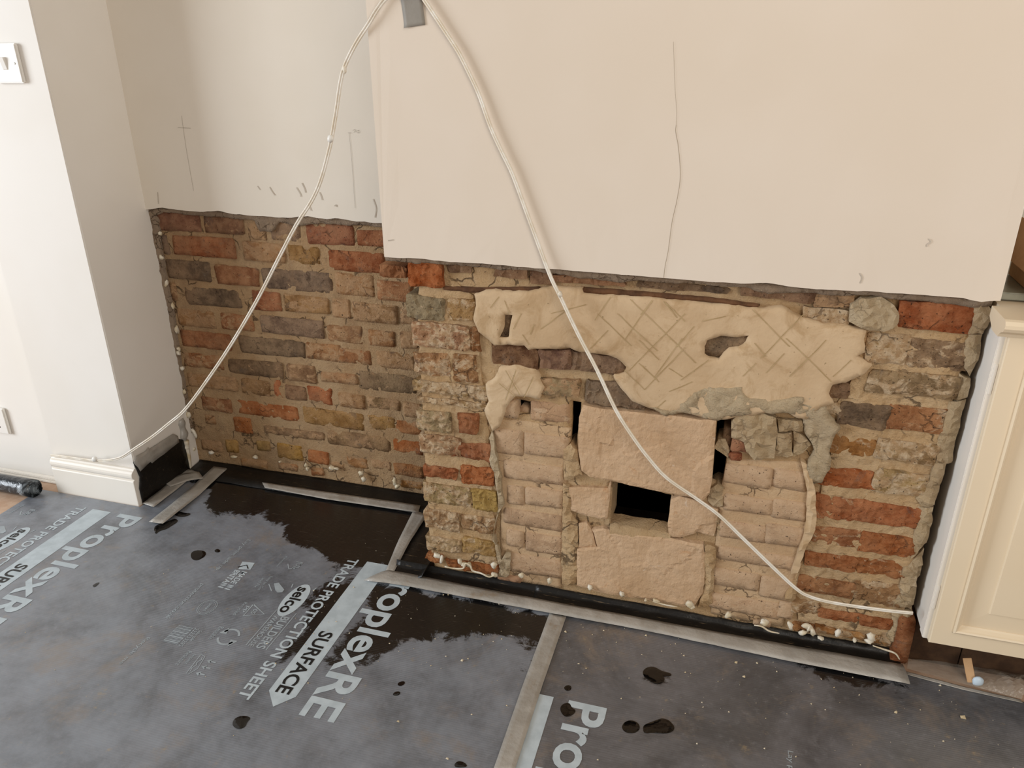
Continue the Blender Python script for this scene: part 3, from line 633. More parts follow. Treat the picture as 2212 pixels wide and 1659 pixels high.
# mortar standing nearly flush between the jamb bricks
piece('mortar_bed', [poly([(905, 575), (960, 590), (1020, 640), (1035, 760), (1050, 900), (1062, 1060), (1075, 1240), (932, 1200), (918, 1000), (908, 800), (900, 650)], ZP, .0265)], .0265, .03, M['mortar_breast'], w_br, sp=.008, rough=.0018, rnded=.002, seed=83, jit=.004, smooth=False, freq=40)
piece('mortar_bed', [poly([(1870, 700), (1945, 700), (2095, 715), (2060, 860), (2010, 1060), (1975, 1250), (1935, 1385), (1725, 1340), (1715, 1260), (1760, 1130), (1775, 1050), (1800, 960), (1810, 880), (1850, 800)], ZP, .0245)], .0240, .03, M['mortar_breast'], w_br, sp=.008, rough=.0024, rnded=.002, seed=84, jit=.004, smooth=False, freq=40)
# right jamb
R4 = [((1565, 245, 2003, 442), 'ab5020', .1, -.002), ((1368, 440, 1592, 632), 'ab8a58', .75), ((1608, 476, 1965, 672), '8f785e', .45), ((1378, 662, 1905, 852), '8f7c5c', .5), ((1132, 740, 1255, 842), '6b5240', .2), ((1212, 848, 1482, 1022), '5b5145', .1), ((1502, 868, 1835, 1052), 'a0643a', .45), ((1085, 850, 1208, 942), 'a38c5e', .7), ((980, 290, 1262, 402), 'a8997a', .9)]
bricks(R4, Z4, YB, w_br, rough=.0028, rnded=.003, irr=.003, jit=.0025, freq=40, sp=.008, smooth=False, sma=.0, pull=.16, gain=1.18, mat='brick_jamb')
stones([([(1268, 270), (1330, 235), (1450, 225), (1530, 280), (1562, 330), (1545, 400), (1460, 435), (1380, 430), (1265, 380)], 0)], Z4, .010, mat='rough_cement', rough=.005)
R6 = [((1228, 338, 1552, 522), 'a8702e', .4), ((1572, 378, 2012, 578), 'a2875e', .6), ((1142, 576, 1532, 772), 'b35920', .3), ((1568, 598, 1965, 832), 'a28a58', .65), ((1112, 788, 1402, 1002), 'aa5a2e', .35), ((1408, 828, 1885, 1056), 'b05d30', .3), ((1095, 1018, 1432, 1194), 'a3623a', .45), ((1448, 1068, 1845, 1274), 'a85822', .25), ((1038, 1212, 1402, 1374), 'a25726', .3), ((1388, 1252, 1795, 1434), 'aa622e', .4)]
bricks(R6, Z6, YB, w_br, rough=.0034, rnded=.003, irr=.003, jit=.0025, freq=40, sp=.008, smooth=False, sma=.0, pull=.16, gain=1.18, mat='brick_jamb')
R8 = [((742, 366, 1092, 534), '9e6236', .35), ((1088, 388, 1415, 592), '946c44', .5), ((698, 516, 872, 645), '8f6a42', .5), ((868, 586, 1345, 735), 'a85c2e', .3), ((696, 688, 852, 765), 'a86c34', .4), ((850, 700, 985, 775), 'ab7238', .4), ((1000, 726, 1310, 836), 'ab7638', .5), ((1290, 735, 1400, 845), '9d7440', .6)]
bricks(R8, Z8, YB, w_br, rough=.0034, rnded=.003, irr=.003, jit=.0025, freq=40, sp=.008, smooth=False, sma=.0, pull=.16, gain=1.18, mat='brick_jamb')
stones([([(1995, 255), (2070, 260), (2105, 300), (2110, 360), (2060, 440), (1965, 450), (1995, 400)], 0), ([(1965, 450), (2060, 450), (2045, 560), (1985, 715), (1940, 650)], .002), ([(1915, 690), (1985, 720), (1965, 830), (1900, 850)], .001), ([(1850, 860), (1955, 850), (1930, 960), (1900, 1080), (1870, 1230), (1775, 1225), (1800, 1060)], .002)], Z4, YB-.005, 'cement_lump', 'cement', .005)
stones([([(2010, 560), (2095, 560), (2060, 700), (1990, 880), (1900, 880), (1870, 830), (1960, 700)], 0), ([(1890, 890), (2000, 890), (1970, 1050), (1940, 1150), (1830, 1280), (1850, 1080), (1880, 1000)], .001), ([(1830, 1300), (1920, 1200), (1890, 1400), (1850, 1452), (1770, 1452), (1780, 1350)], .002)], Z6, YB-.004, 'cement_lump', 'cement', .005)
stones([([(1430, 330), (1530, 300), (1510, 480), (1480, 600), (1360, 590), (1400, 450)], 0), ([(1350, 600), (1490, 620), (1470, 700), (1410, 830), (1300, 800), (1320, 760), (1350, 720)], .002)], Z8, YB-.004, 'cement_lump', 'cement', .006)

# brick end under the cabinet side
p0 = at((1953, 1440), 1, .0)
bx_ = piece('brick', [rect_loop(1.108, .002, 1.141, .118, .004, 5, .001)], .006, .1, M['brick'], w_br, sp=.012, rough=.002, seed=990, color=col('97552f', .1))

# injected damp-course plugs
def plugs(lst, zf, y, parent):
    for e in lst:
        seedc[0] += 1; s = seedc[0]; q = random.Random(s); p = at(zf(e[0], e[1]), 1, y)
        rx, rz = (e[2], e[3]) if len(e) > 2 else (q.uniform(.0045, .0065), q.uniform(.006, .0095))
        o = child('filler_plug', blob(p, (rx, .006, rz), s, .45, 2, q.uniform(-.4, .4)), M['putty'], parent)
        o.location = p; o.matrix_parent_inverse = Matrix.Identity(4)
plugs([(165, 300), (175, 485), (213, 685, .005, .012), (262, 860), (292, 1040, .006, .014), (307, 1190), (335, 1340, .007, .008)], Z1, D+.012, w_alc)
plugs([(165, 225), (210, 520), (240, 700, .007, .012), (285, 840, .005, .017), (283, 965), (415, 990, .010, .006), (590, 1020, .011, .004), (755, 1025, .008, .006), (945, 1060, .004, .004), (1148, 1085, .006, .007), (1158, 1115, .005, .008), (1345, 1108, .009, .008), (1380, 1112, .009, .003), (1570, 1150, .008, .009), (1590, 1195, .007, .010), (1830, 1215, .007, .012), (1850, 1250, .009, .007)], Z2, D+.010, w_alc)
plugs([(298, 1212, .010, .006), (335, 1245, .004, .012), (478, 1260, .005, .010), (510, 1280, .009, .006), (545, 1285, .006, .007), (740, 1285, .007, .009), (740, 1360, .008, .006), (950, 1365, .007, .008), (1170, 1408, .006, .008)], Z5, .012, w_br)
plugs([(790, 500, .006, .007), (1018, 548, .007, .006), (1270, 600, .009, .005), (1510, 620, .008, .010), (1525, 640, .006, .006), (1785, 695, .005, .007), (2050, 750, .008, .008), (1190, 590, .003, .003)], Z7, .012, w_br)
plugs([(280, 630), (520, 680, .009, .007), (685, 695, .005, .012), (790, 700, .010, .006), (770, 745, .008, .006), (830, 735, .005, .013), (805, 715, .004, .010), (995, 748, .006, .010), (1105, 795, .004, .004), (1215, 775, .008, .012), (1200, 800, .008, .006), (885, 780, .007, .003)], Z8, .010, w_br)
def strand(P, zf, y, parent, r=.0022):
    W = catmull([at(zf(*p), 1, y) for p in P], 6); V, Fc = tube(W, lambda t: r*(.5+math.sin(math.pi*(.08+.84*t))*.7), 6)
    child('filler_strand', mesh('filler_strand', V, Fc, True), M['putty'], parent)
strand([(360, 1298), (430, 1312), (500, 1312), (520, 1275), (555, 1290), (575, 1330), (640, 1350), (700, 1378), (745, 1365)], Z5, .006, w_br)
strand([(450, 697), (500, 705), (550, 735), (615, 750)], Z8, .004, w_br, .0018)
strand([(1225, 830), (1300, 855), (1370, 880), (1400, 920)], Z8, .002, w_br, .0018)
strand([(1240, 600), (1330, 625), (1420, 640)], Z7, .004, w_br, .0014)

# ------------------------------------------------------------------ marks on the plaster
def strokes(nm, lst, y, w, mat, parent, nrm=(0, -1, 0)):
    for P in lst:
        W = catmull([at(p, 1, y-.0012) for p in P], 6) if len(P) > 2 else [at(P[0], 1, y-.0012), at(P[1], 1, y-.0012)]
        V, Fc = ribbon(W, w, nrm); child(nm, mesh(nm, V, Fc), M[mat], parent)
strokes('pencil_mark', [[(392, 250), (402, 320), (418, 412)], [(384, 275.5), (412, 277)], [(754, 286), (760, 350), (767, 450)], [(751, 287), (759, 287.5)], [(762, 282), (766, 280), (768, 283), (764, 286)], [(775, 281), (771, 283), (772, 287), (776, 286), (775, 281)]], D, .0007, 'pencil', w_alc)
strokes('scuff_mark', [[(340, 415), (342, 440)], [(640, 405), (648, 418), (650, 425)], [(652, 395), (658, 408), (660, 416)], [(556, 402), (562, 410)], [(582, 404), (588, 414), (594, 422)], [(690, 415), (694, 425), (696, 432)], [(665, 440), (672, 455)], [(806, 430), (812, 450), (810, 470)], [(722, 445), (726, 443), (727, 447)]], D, .0026, 'scuff', w_alc)
strokes('plaster_crack', [[(1461, 270), (1460, 285), (1466, 320), (1470, 380), (1463, 430), (1452, 480), (1444, 540), (1437, 575), (1434, 601)]], 0, .0008, 'crack', w_br)
strokes('plaster_crack', [[(1455, 90), (1457, 150), (1459, 200), (1462, 240), (1461, 270)]], 0, .0004, 'crack', w_br)
strokes('scuff_mark', [[(2006, 516), (2011, 522), (2003, 528), (2002, 533)], [(1857, 590), (1862, 600), (1858, 612)], [(838, 520), (850, 518)]], 0, .002, 'scuff', w_br)

# ------------------------------------------------------------------ floor protection
def floor_pt(q, z=.003): return at(q, 2, z)
def sd_poly(p, lp):
    best = 9; n = len(lp)
    for i in range(n):
        a = lp[i]; b = lp[(i+1) % n]; ex, ey = b[0]-a[0], b[1]-a[1]; L = ex*ex+ey*ey
        t = max(0, min(1, ((p[0]-a[0])*ex+(p[1]-a[1])*ey)/L)) if L else 0
        d = math.hypot(p[0]-a[0]-ex*t, p[1]-a[1]-ey*t); best = min(best, d)
    return best if inside(p, [lp]) else -best
WET = []
for P in [[(425, 1040), (480, 1012), (560, 1040), (910, 1100), (930, 1190), (870, 1230), (810, 1215), (770, 1240), (735, 1222), (690, 1200), (620, 1165), (600, 1130), (560, 1112), (470, 1112), (428, 1090), (452, 1062)],
          [(690, 1262), (770, 1238), (800, 1270), (760, 1320), (690, 1390), (640, 1425), (604, 1432), (625, 1390), (660, 1330)],
          [(800, 1262), (860, 1266), (1195, 1330), (1180, 1385), (1060, 1375), (960, 1372), (880, 1390), (820, 1425), (770, 1430), (700, 1440), (730, 1390), (780, 1330)],
          [(1690, 1416), (1800, 1432), (1958, 1476), (1930, 1496), (1860, 1486), (1760, 1452)],
          [(1390, 1470), (1440, 1445), (1452, 1475), (1425, 1488)], [(1137, 1390), (1165, 1388), (1160, 1400), (1140, 1402)], [(1122, 1438), (1150, 1430), (1144, 1446), (1126, 1444)]]:
    WET.append([(lambda v: (v.x, v.y))(floor_pt(q)) for q in P])
def sheet(name, loop, z0, z1, label, wet=True, sp=.016):
    lp = resample(loop, .02, 0, 0); v2, bset, tri = cdt([lp], sp, 3, .0)
    verts = []; faces = [list(t) for t in tri]
    for x, y in v2: verts.append(Vector((x, y, z1+.0002*nz(x, y, 0, 6, 2))))
    nv = len(verts); cnt = {(t[i], t[(i+1) % 3]) for t in faces for i in range(3)}; back = {}
    def bk(i):
        if i not in back: back[i] = len(verts); verts.append(Vector((verts[i].x, verts[i].y, z0)))
        return back[i]
    for a, b in list(cnt):
        if (b, a) not in cnt: faces.append([b, a, bk(a), bk(b)])
    me = mesh(name, verts, faces, False)
    at_ = me.attributes.new('wet', 'FLOAT', 'POINT')
    for i, v in enumerate(verts): at_.data[i].value = max(-.2, max(sd_poly((v.x, v.y), w) for w in WET)) if wet else -.2
    o = link(name, me, M['sheet']); tag(o, label, 'floor sheet', 'floor protection sheets'); return o
SZ = .0035
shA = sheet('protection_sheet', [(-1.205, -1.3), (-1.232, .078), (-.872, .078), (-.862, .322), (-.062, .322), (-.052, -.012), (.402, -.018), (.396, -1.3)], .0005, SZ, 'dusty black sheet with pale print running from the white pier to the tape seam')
shB = sheet('protection_sheet', [(.4, -1.3), (.406, -.018), (1.14, -.018), (1.17, -.03), (1.9, -.07), (1.9, -1.3)], .0005, SZ, 'dusty grey sheet right of the tape seam, below the cabinet')

shA.color = col('8f959e', .7); shB.color = col('6f6b69', .3)  # left sheet's paler tint puts the window reflection into its dust colour
# print on the sheets
def text_mesh(s, bold=0.0, spacing=1.0):
    cu = bpy.data.curves.new('print', 'FONT'); cu.body = s; cu.size = 1.0; cu.offset = bold; cu.space_character = spacing; cu.resolution_u = 4
    o = bpy.data.objects.new('print', cu); COL.objects.link(o)
    dg = bpy.context.evaluated_depsgraph_get(); me = bpy.data.meshes.new_from_object(o.evaluated_get(dg))
    bpy.data.objects.remove(o); bpy.data.curves.remove(cu); return me
TM = {}
def put_text(s, box, parent, nm='print_lettering', mat='print', bold=.02, spacing=1.0, z=.0006):
    """box = (x of letter bottoms, x of letter tops, y of text start, y of text end): text runs towards the camera"""
    key = (s, bold, spacing)
    if key not in TM:
        me = text_mesh(s, bold, spacing); TM[key] = ([v.co.copy() for v in me.vertices], [list(p.vertices) for p in me.polygons]); bpy.data.meshes.remove(me)
    vs_, fs = TM[key]
    x0 = min(v.x for v in vs_); x1 = max(v.x for v in vs_); y0 = min(v.y for v in vs_); y1 = max(v.y for v in vs_)
    bx0, bx1, by0, by1 = box
    V = [Vector((bx0+(bx1-bx0)*(v.y-y0)/(y1-y0), by0+(by1-by0)*(v.x-x0)/(x1-x0), SZ+z)) for v in vs_]
    return child(nm, mesh(nm, V, fs), M[mat], parent)
def put_poly(P, parent, nm='print_shape', mat='print', z=.0005):
    V = [Vector((x, y, SZ+z)) for x, y in P]
    bm = bmesh.new(); f = bm.faces.new([bm.verts.new(v) for v in V]); f.normal_update()
    if f.normal.z < 0: f.normal_flip()
    bmesh.ops.triangulate(bm, faces=bm.faces)
    me = bpy.data.meshes.new(nm); bm.to_mesh(me); bm.free(); return child(nm, me, M[mat], parent)
def put_line(P, w, parent, nm='print_line', mat='print_faint', z=.0005, closed=False):
    if closed: P = P+[P[0]]
    V, Fc = ribbon([Vector((x, y, SZ+z)) for x, y in P], w, (0, 0, 1)); return child(nm, mesh(nm, V, Fc), M[mat], parent)
def circ(cx, cy, rx, ry, a0=0, a1=360, n=28): return [(cx+rx*math.cos(math.radians(a0+(a1-a0)*i/n)), cy+ry*math.sin(math.radians(a0+(a1-a0)*i/n))) for i in range(n+1)]
dark_print = M['sheet']
def print_block(dx, dy, par, small=True, dark='sheet_dark'):
    S = lambda b: (b[0]+dx, b[1]+dx, b[2]+dy, b[3]+dy)
    T = lambda P: [(x+dx, y+dy) for x, y in P]
    put_text('ProplexRE', S((-.051, .050, .022, -.470)), par, bold=.022)
    put_poly(T([(-.121, .021), (-.058, .021), (-.056, -.431), (-.086, -.466), (-.118, -.431)]), par, 'print_arrow')
    put_text('SURFACE', S((-.105, -.072, -.243, -.431)), par, mat='print_dark', bold=.02, z=.0010)
    put_text('TRADE PROTECTION SHEET', S((-.172, -.143, .021, -.465)), par, bold=.022)
    put_poly(T(circ(-.2205, -.165, .0265, .060)), par, 'print_oval')
    put_text('selco', S((-.235, -.205, -.118, -.213)), par, mat='print_dark', bold=.02, z=.0010)
    put_text('BUILDERS', S((-.217, -.195, -.224, -.331)), par, mat='print_faint', bold=.02)
    put_text('WAREHOUSE', S((-.2355, -.2225, -.224, -.331)), par, mat='print_faint', bold=.01)
    put_line(T([(-.190, -.206), (-.190, -.331)]), .002, par); put_line(T([(-.241, -.208), (-.241, -.330)]), .002, par)
    put_line(T([(-.256, -.112), (-.252, -.126)]), .003, par); put_line(T([(-.192, -.110), (-.196, -.122)]), .003, par)
    # recycling house and cutter signs
    put_line(T([(-.296, -.030), (-.278, -.030), (-.278, -.050), (-.298, -.062), (-.312, -.044)]), .003, par)
    put_line(T(circ(-.284, -.040, .006, .006, n=12)), .002, par); put_line(T(circ(-.288, -.054, .004, .004, n=10)), .002, par)
    put_text('Recyclable', S((-.337, -.329, -.018, -.062)), par, mat='print_faint', bold=.0)
    put_poly(T([(-.302, -.124), (-.292, -.118), (-.264, -.138), (-.264, -.148), (-.274, -.152), (-.284, -.146)]), par, 'print_knife', 'print_faint')
    put_line(T([(-.313, -.129), (-.291, -.151)]), .0025, par)
    put_text('Easy to Cut', S((-.329, -.319, -.101, -.158)), par, mat='print_faint', bold=.0)
    put_text('and Fix', S((-.342, -.333, -.112, -.150)), par, mat='print_faint', bold=.0)
    if not small: return
    put_text('Lay print side up', S((-.478, -.464, .021, -.117)), par, mat='print_faint', bold=.005)
    put_text('protection.co.uk', S((-.478, -.463, -.173, -.308)), par, mat='print_faint', bold=.01)
    put_text('Recycle me', S((-.473, -.460, -.369, -.455)), par, mat='print_faint', bold=.005)
    put_poly(T([(-.430, -.068), (-.396, -.064), (-.390, -.092), (-.421, -.098)]), par, 'print_flag')
    put_line(T([(-.427, -.092), (-.410, -.078), (-.398, -.090)]), .003, par, mat='print_dark', z=.0010)
    put_text('MADE IN', S((-.407, -.391, -.103, -.176)), par, bold=.02); put_text('BRITAIN', S((-.427, -.411, -.103, -.174)), par, bold=.02)
    for k, (w, g) in enumerate([(.002, .0), (.001, .004), (.0025, .0075), (.001, .011), (.0015, .0145), (.003, .0185), (.001, .0225), (.002, .026), (.001, .0295), (.003, .0335), (.0015, .0375), (.001, .041), (.002, .0445), (.003, .049), (.001, .053)]):
        put_line(T([(-.427, -.317-g), (-.388, -.317-g)]), w, par, 'print_barcode')
    put_text('222733285', S((-.384, -.373, -.314, -.373)), par, mat='print_faint', bold=.0); put_text('Selco code', S((-.371, -.362, -.318, -.352)), par, mat='print_faint')
    put_line(T(circ(-.294, -.318, .022, .024, 20, 150)), .005, par); put_line(T(circ(-.294, -.318, .022, .024, 200, 330)), .005, par)
    put_poly(T([(-.322, -.312), (-.310, -.291), (-.304, -.312)]), par, 'print_arrowhead', 'print_faint'); put_poly(T([(-.284, -.324), (-.278, -.346), (-.266, -.324)]), par, 'print_arrowhead', 'print_faint')
    put_text('Reusable', S((-.335, -.322, -.294, -.337)), par, mat='print_faint', bold=.0)
    put_line(T([(-.305, -.206), (-.261, -.229), (-.304, -.248)]), .0035, par, closed=True); put_text('05', S((-.294, -.282, -.220, -.236)), par, mat='print_faint')
    put_text('PP', S((-.319, -.308, -.215, -.237)), par, mat='print_faint', bold=.01); put_text('Recycled', S((-.333, -.321, -.205, -.251)), par, mat='print_faint', bold=.0)
    put_line(T(circ(-.404, -.245, .021, .025, n=36)), .0015, par); put_line(T(circ(-.404, -.245, .017, .021, n=36)), .001, par); put_text('protect', S((-.409, -.399, -.232, -.258)), par, mat='print_faint')
    put_text('Impact', S((-.337, -.327, -.386, -.415)), par, mat='print_faint', bold=.0); put_text('Resistant', S((-.352, -.341, -.380, -.424)), par, mat='print_faint', bold=.0)
    put_line(T([(-.318, -.382), (-.306, -.384), (-.298, -.420), (-.306, -.438), (-.312, -.439)]), .0018, par, closed=True)
    put_line(T([(-.310, -.388), (-.307, -.396), (-.311, -.404), (-.307, -.412), (-.311, -.420), (-.308, -.430)]), .002, par)
    for yy in (-.394, -.412, -.431):
        put_line(T([(-.272, yy), (-.286, yy)]), .0035, par); put_poly(T([(-.284, yy-.006), (-.284, yy+.006), (-.294, yy)]), par, 'print_arrowhead', 'print_faint')
M['print_dark'] = m_plain('print_cut_out', '1d1c1c', .4)
print_block(0, 0, shA)
print_block(-.873, .010, shA, small=False)
put_text('ProplexRE', (.452, .553, -.286, -.778), shB, bold=.022)
put_poly([(.407, -.287), (.445, -.287), (.447, -.739), (.417, -.774), (.407, -.763)], shB, 'print_arrow')
put_text('Lay print side up', (.889, .902, -.292, -.430), shB, mat='print_faint', bold=.005)
put_text('protection.co.uk', (.889, .902, -.48, -.61), shB, mat='print_faint', bold=.01)

# black membrane strips against the walls
def strip(name, rows, label, mat='membrane', cat='membrane strip', group=None, thick=.0015):
    """rows: list of polylines (world points), same count; surface between them"""
    n = len(rows[0]); V = [v for r in rows for v in r]; Fc = []
    for j in range(len(rows)-1):
        for i in range(n-1): k = j*n+i; Fc.append([k, k+1, k+n+1, k+n])
    me = mesh(name, V, Fc, True); o = link(name, me, M[mat])
    md = o.modifiers.new('thickness', 'SOLIDIFY'); md.thickness = thick; md.offset = 0
    return tag(o, label, cat, group)
def prof_strip(name, x0, x1, prof_, n, label, seed, wob=.002, **kw):
    rows = []
    for (y, z) in prof_:
        rows.append([Vector((x0+(x1-x0)*i/n, y+wob*nz(i*.37, z*30, y*30, 1, seed), max(.0012, z+wob*.8*nz(i*.31, y*40, z*20, 1, seed+3)))) for i in range(n+1)])
    return strip(name, rows, label, **kw)
GM = 'black membrane strips'
prof_strip('membrane_strip', -.040, .335, [(-.025, .0055), (-.002, .006), (.012, .0068), (.021, .0085), (.0235, .011), (.027, .022)], 30, 'short black membrane strip at the left foot of the chimney breast', 3, group=GM)
prof_strip('membrane_strip', .325, 1.128, [(-.028, .006), (-.004, .0065), (.012, .007), (.021, .009), (.0235, .012), (.027, .022)], 60, 'long black membrane strip along the foot of the fireplace bricks', 5, wob=.003, group=GM)
prof_strip('membrane_strip', XP+.006, .055, [(.262, .0055), (.310, .006), (D-.006, .007), (D+.012, .009), (D+.0195, .014)], 50, 'black membrane strip along the foot of the recessed brick wall', 7, group=GM)
rows = [[Vector((x, .31-.325*i/20, z+.0008*nz(i*.4, x*20, 0, 1, 9))) for i in range(21)] for x, z in [(-.052, .006), (-.01, .006), (.028, .008), (.045, .016), (.05, .03)]]
strip('membrane_strip', rows, 'black membrane strip beside the left side of the chimney breast', group=GM)
# on the return of the pier
XR = XP+.0022
def on_return(pts): return [(lambda v: (v.y, v.z))(at(q, 0, XR)) for q in pts]
def return_piece(name, pts, x, label, mat, cat, group=None, seed=0, amp=.0015):
    lp = resample(on_return(pts), .012, .001, seed); v2, bset, tri = cdt([lp], .014, seed)
    V = [Vector((x+amp*abs(nz(a, b, 0, 30, seed)), a, max(.001, b))) for a, b in v2]
    used = {k for t in tri for k in t}
    o = link(name, mesh(name, V, tri, True), M[mat]); md = o.modifiers.new('thickness', 'SOLIDIFY'); md.thickness = .0012; md.offset = 0
    return tag(o, label, cat, group)
return_piece('membrane_strip', [(287, 1000), (300, 985), (335, 962), (372, 945), (395, 950), (404, 985), (410, 1014), (390, 1030), (350, 1060), (308, 1090), (300, 1055), (301, 1030)], XP+.0030, 'black membrane panel on the pier return inside the alcove', 'membrane', 'membrane strip', GM, 21)
return_piece('adhesive_tape', [(286, 1000), (292, 985), (312, 975), (317, 966), (320, 970), (372, 937), (382, 941), (384, 955), (345, 985), (326, 1000), (322, 997), (300, 1018), (296, 1010)], XP+.0062, 'grey tape along the top of the black panel on the pier return', 'tape', 'tape', 'tapes', 22, .002)

# tapes on the floor
def tape_rows(name, A, B, label, n=24, z=None, seed=0, wr=.0006, mat='tape', lift=0.0):
    """A, B: the two long edges as pixel polylines on the floor"""
    zz = SZ+.0022 if z is None else z
    def edge(P):
        W = [floor_pt(q, zz) for q in P]; out = []
        L = [0]
        for i in range(len(W)-1): L.append(L[-1]+(W[i+1]-W[i]).length)
        for k in range(n+1):
            s = L[-1]*k/n
            for i in range(len(W)-1):
                if s <= L[i+1]+1e-9: out.append(W[i].lerp(W[i+1], (s-L[i])/(L[i+1]-L[i]))); break
        return out
    a, b = edge(A), edge(B); rows = []
    for t in (0, .25, .5, .75, 1):
        rows.append([a[i].lerp(b[i], t)+Vector((0, 0, wr*(1+nz(i*.5, t*3, seed, 1, seed))+lift*math.sin(math.pi*t))) for i in range(len(a))])
    return strip(name, rows, label, mat, 'tape', 'tapes', .0006)
tape_rows('adhesive_tape', [(838, 1232), (870, 1237), (1060, 1275), (1400, 1338), (1700, 1393), (1950, 1436)], [(786, 1254), (870, 1265), (1060, 1301), (1400, 1364), (1700, 1428), (1966, 1479)], 'long grey tape along the floor in front of the fireplace', 60, SZ+.0050, 1, .0012, lift=.003)
tape_rows('adhesive_tape', [(1188, 1322), (1130, 1478), (1063, 1670)], [(1224, 1330), (1172, 1480), (1110, 1670)], 'grey tape over the seam between the two floor sheets', 30, SZ+.0024, 2)
tape_rows('adhesive_tape', [(893, 1104), (862, 1165), (832, 1236)], [(924, 1112), (885, 1172), (848, 1242)], 'short grey tape running from the breast corner towards the camera', 16, SZ+.0042, 3, .0015)
tape_rows('adhesive_tape', [(566, 1042), (700, 1062), (908, 1092)], [(572, 1054), (700, 1078), (904, 1108)], 'grey tape along the floor below the recessed brick wall', 24, SZ+.0058, 4, .0008)
tape_rows('adhesive_tape', [(462, 1008), (400, 1065), (322, 1128)], [(492, 1012), (430, 1070), (352, 1132)], 'wide grey tape crossing the alcove floor beside the pier', 20, SZ+.0046, 5, .0010)
tape_rows('adhesive_tape', [(400, 1012), (360, 1048), (308, 1088)], [(428, 1020), (385, 1055), (332, 1096)], 'brown stained tape at the foot of the black panel on the pier', 16, SZ+.0040, 6, .0010)
tape_rows('adhesive_tape', [(350, 1040), (400, 1022), (430, 1020)], [(368, 1052), (410, 1038), (440, 1034)], 'short tape end crossing the alcove corner tapes', 8, SZ+.0070, 7, .0010)

# water on the sheets
def puddle(pts, label, z=SZ+.0006, seed=0):
    lp = [(lambda v: (v.x, v.y))(floor_pt(q)) for q in pts]
    for _ in range(2):
        lp = [p for i in range(len(lp)) for a, b in [(lp[i], lp[(i+1) % len(lp)])] for p in ((a[0]*.75+b[0]*.25, a[1]*.75+b[1]*.25), (a[0]*.25+b[0]*.75, a[1]*.25+b[1]*.75))]
    lp = resample(lp, .004, .0016, seed); v2, bset, tri = cdt([lp], .006, seed)
    V = [Vector((x, y, z if i in bset else z+.0009)) for i, (x, y) in enumerate(v2)]
    o = link('water_puddle', mesh('water_puddle', V, tri, True), M['water']); tag(o, label, 'puddle', 'water spots on the floor sheets')
def ell(cx, cy, rx, ry, n=12, sk=0): return [(cx+rx*math.cos(2*math.pi*i/n)+sk*math.sin(2*math.pi*i/n), cy+ry*math.sin(2*math.pi*i/n)) for i in range(n)]
puddle([(412, 1200), (415, 1192), (428, 1188), (442, 1191), (446, 1197), (440, 1205), (425, 1213), (414, 1208)], 'round black water drop left of the small print', seed=1)
puddle([(502, 1558), (510, 1550), (525, 1546), (545, 1550), (535, 1560), (530, 1572), (515, 1577), (503, 1570)], 'ragged black puddle below the arrow tip', seed=2)
puddle([(1343, 1572), (1348, 1560), (1365, 1556), (1380, 1563), (1384, 1575), (1370, 1586), (1350, 1583)], 'smaller dark puddle of the pair on the right sheet', seed=3)
puddle([(1388, 1570), (1400, 1562), (1420, 1555), (1433, 1551), (1448, 1558), (1460, 1575), (1445, 1586), (1410, 1583), (1390, 1586)], 'larger dark puddle of the pair on the right sheet', seed=4)
puddle([(1209, 1530), (1215, 1520), (1230, 1518), (1235, 1530), (1245, 1535), (1238, 1545), (1222, 1550), (1213, 1542)], 'dark puddle touching the letter P on the right sheet', seed=5)
puddle([(1217, 1486), (1225, 1480), (1235, 1482), (1234, 1492), (1222, 1494)], 'small dark drop beside the seam tape above the letter P', seed=6)
puddle([(332, 1140), (345, 1132), (360, 1128), (378, 1120), (386, 1126), (372, 1136), (360, 1144), (345, 1148), (336, 1156)], 'splash of black water below the wide tape end', seed=7)
puddle([(372, 1110), (385, 1104), (400, 1108), (414, 1110), (405, 1116), (388, 1118)], 'thin splash of water right of the wide tape end', seed=8)
puddle(ell(470, 1190, 6, 3.5), 'small round drop between the big drop and the small print', seed=9)
puddle(ell(868, 1477, 7, 5, 12, -3), 'upper of two small dark drops right of the big lettering', seed=10)
puddle(ell(857, 1499, 7, 5, 12, -3), 'lower of two small dark drops right of the big lettering', seed=11)
puddle([(200, 1265), (208, 1260), (217, 1258), (212, 1264), (204, 1269)], 'small dark drop beside the left big lettering', seed=12)
puddle([(1385, 1455), (1395, 1442), (1415, 1440), (1430, 1450), (1452, 1455), (1447, 1462), (1432, 1460), (1436, 1472), (1420, 1480), (1400, 1470)], 'broken dark splash in the middle of the right sheet', seed=13)
puddle([(980, 1652), (990, 1644), (1005, 1648), (1010, 1659), (985, 1659)], 'dark spot at the bottom edge left of the seam tape', seed=14)

# crumbs of plaster lying about
r5 = random.Random(55); V, Fc = [], []
def crumb(x, y, s):
    b = len(V); k = [Vector((r5.uniform(-1, 1), r5.uniform(-1, 1), r5.uniform(0, .9))) for _ in range(6)]
    base = [Vector((-1, -.6, 0)), Vector((.9, -.7, 0)), Vector((.7, .8, 0)), Vector((-.8, .7, 0)), Vector((-.3, -.2, .9)), Vector((.4, .3, .8))]
    for i in range(6):
        v = (base[i]+k[i]*.35)*s; V.append(Vector((x+v.x*.75, y+v.y*.75, SZ+.0004+max(0, v.z))))
    Fc.extend([[b+i for i in t] for t in ([0, 1, 4], [1, 5, 4], [1, 2, 5], [2, 3, 5], [3, 4, 5], [3, 0, 4])])
for _ in range(200):
    x = r5.uniform(-.2, 1.3); y = -.04-abs(r5.gauss(0, .17)); crumb(x, y, r5.choice((.0007, .0009, .0011, .0016, .0022)))
for _ in range(90): crumb(r5.uniform(-1.1, .1), r5.uniform(-.6, .22), r5.choice((.0006, .0009, .0013)))
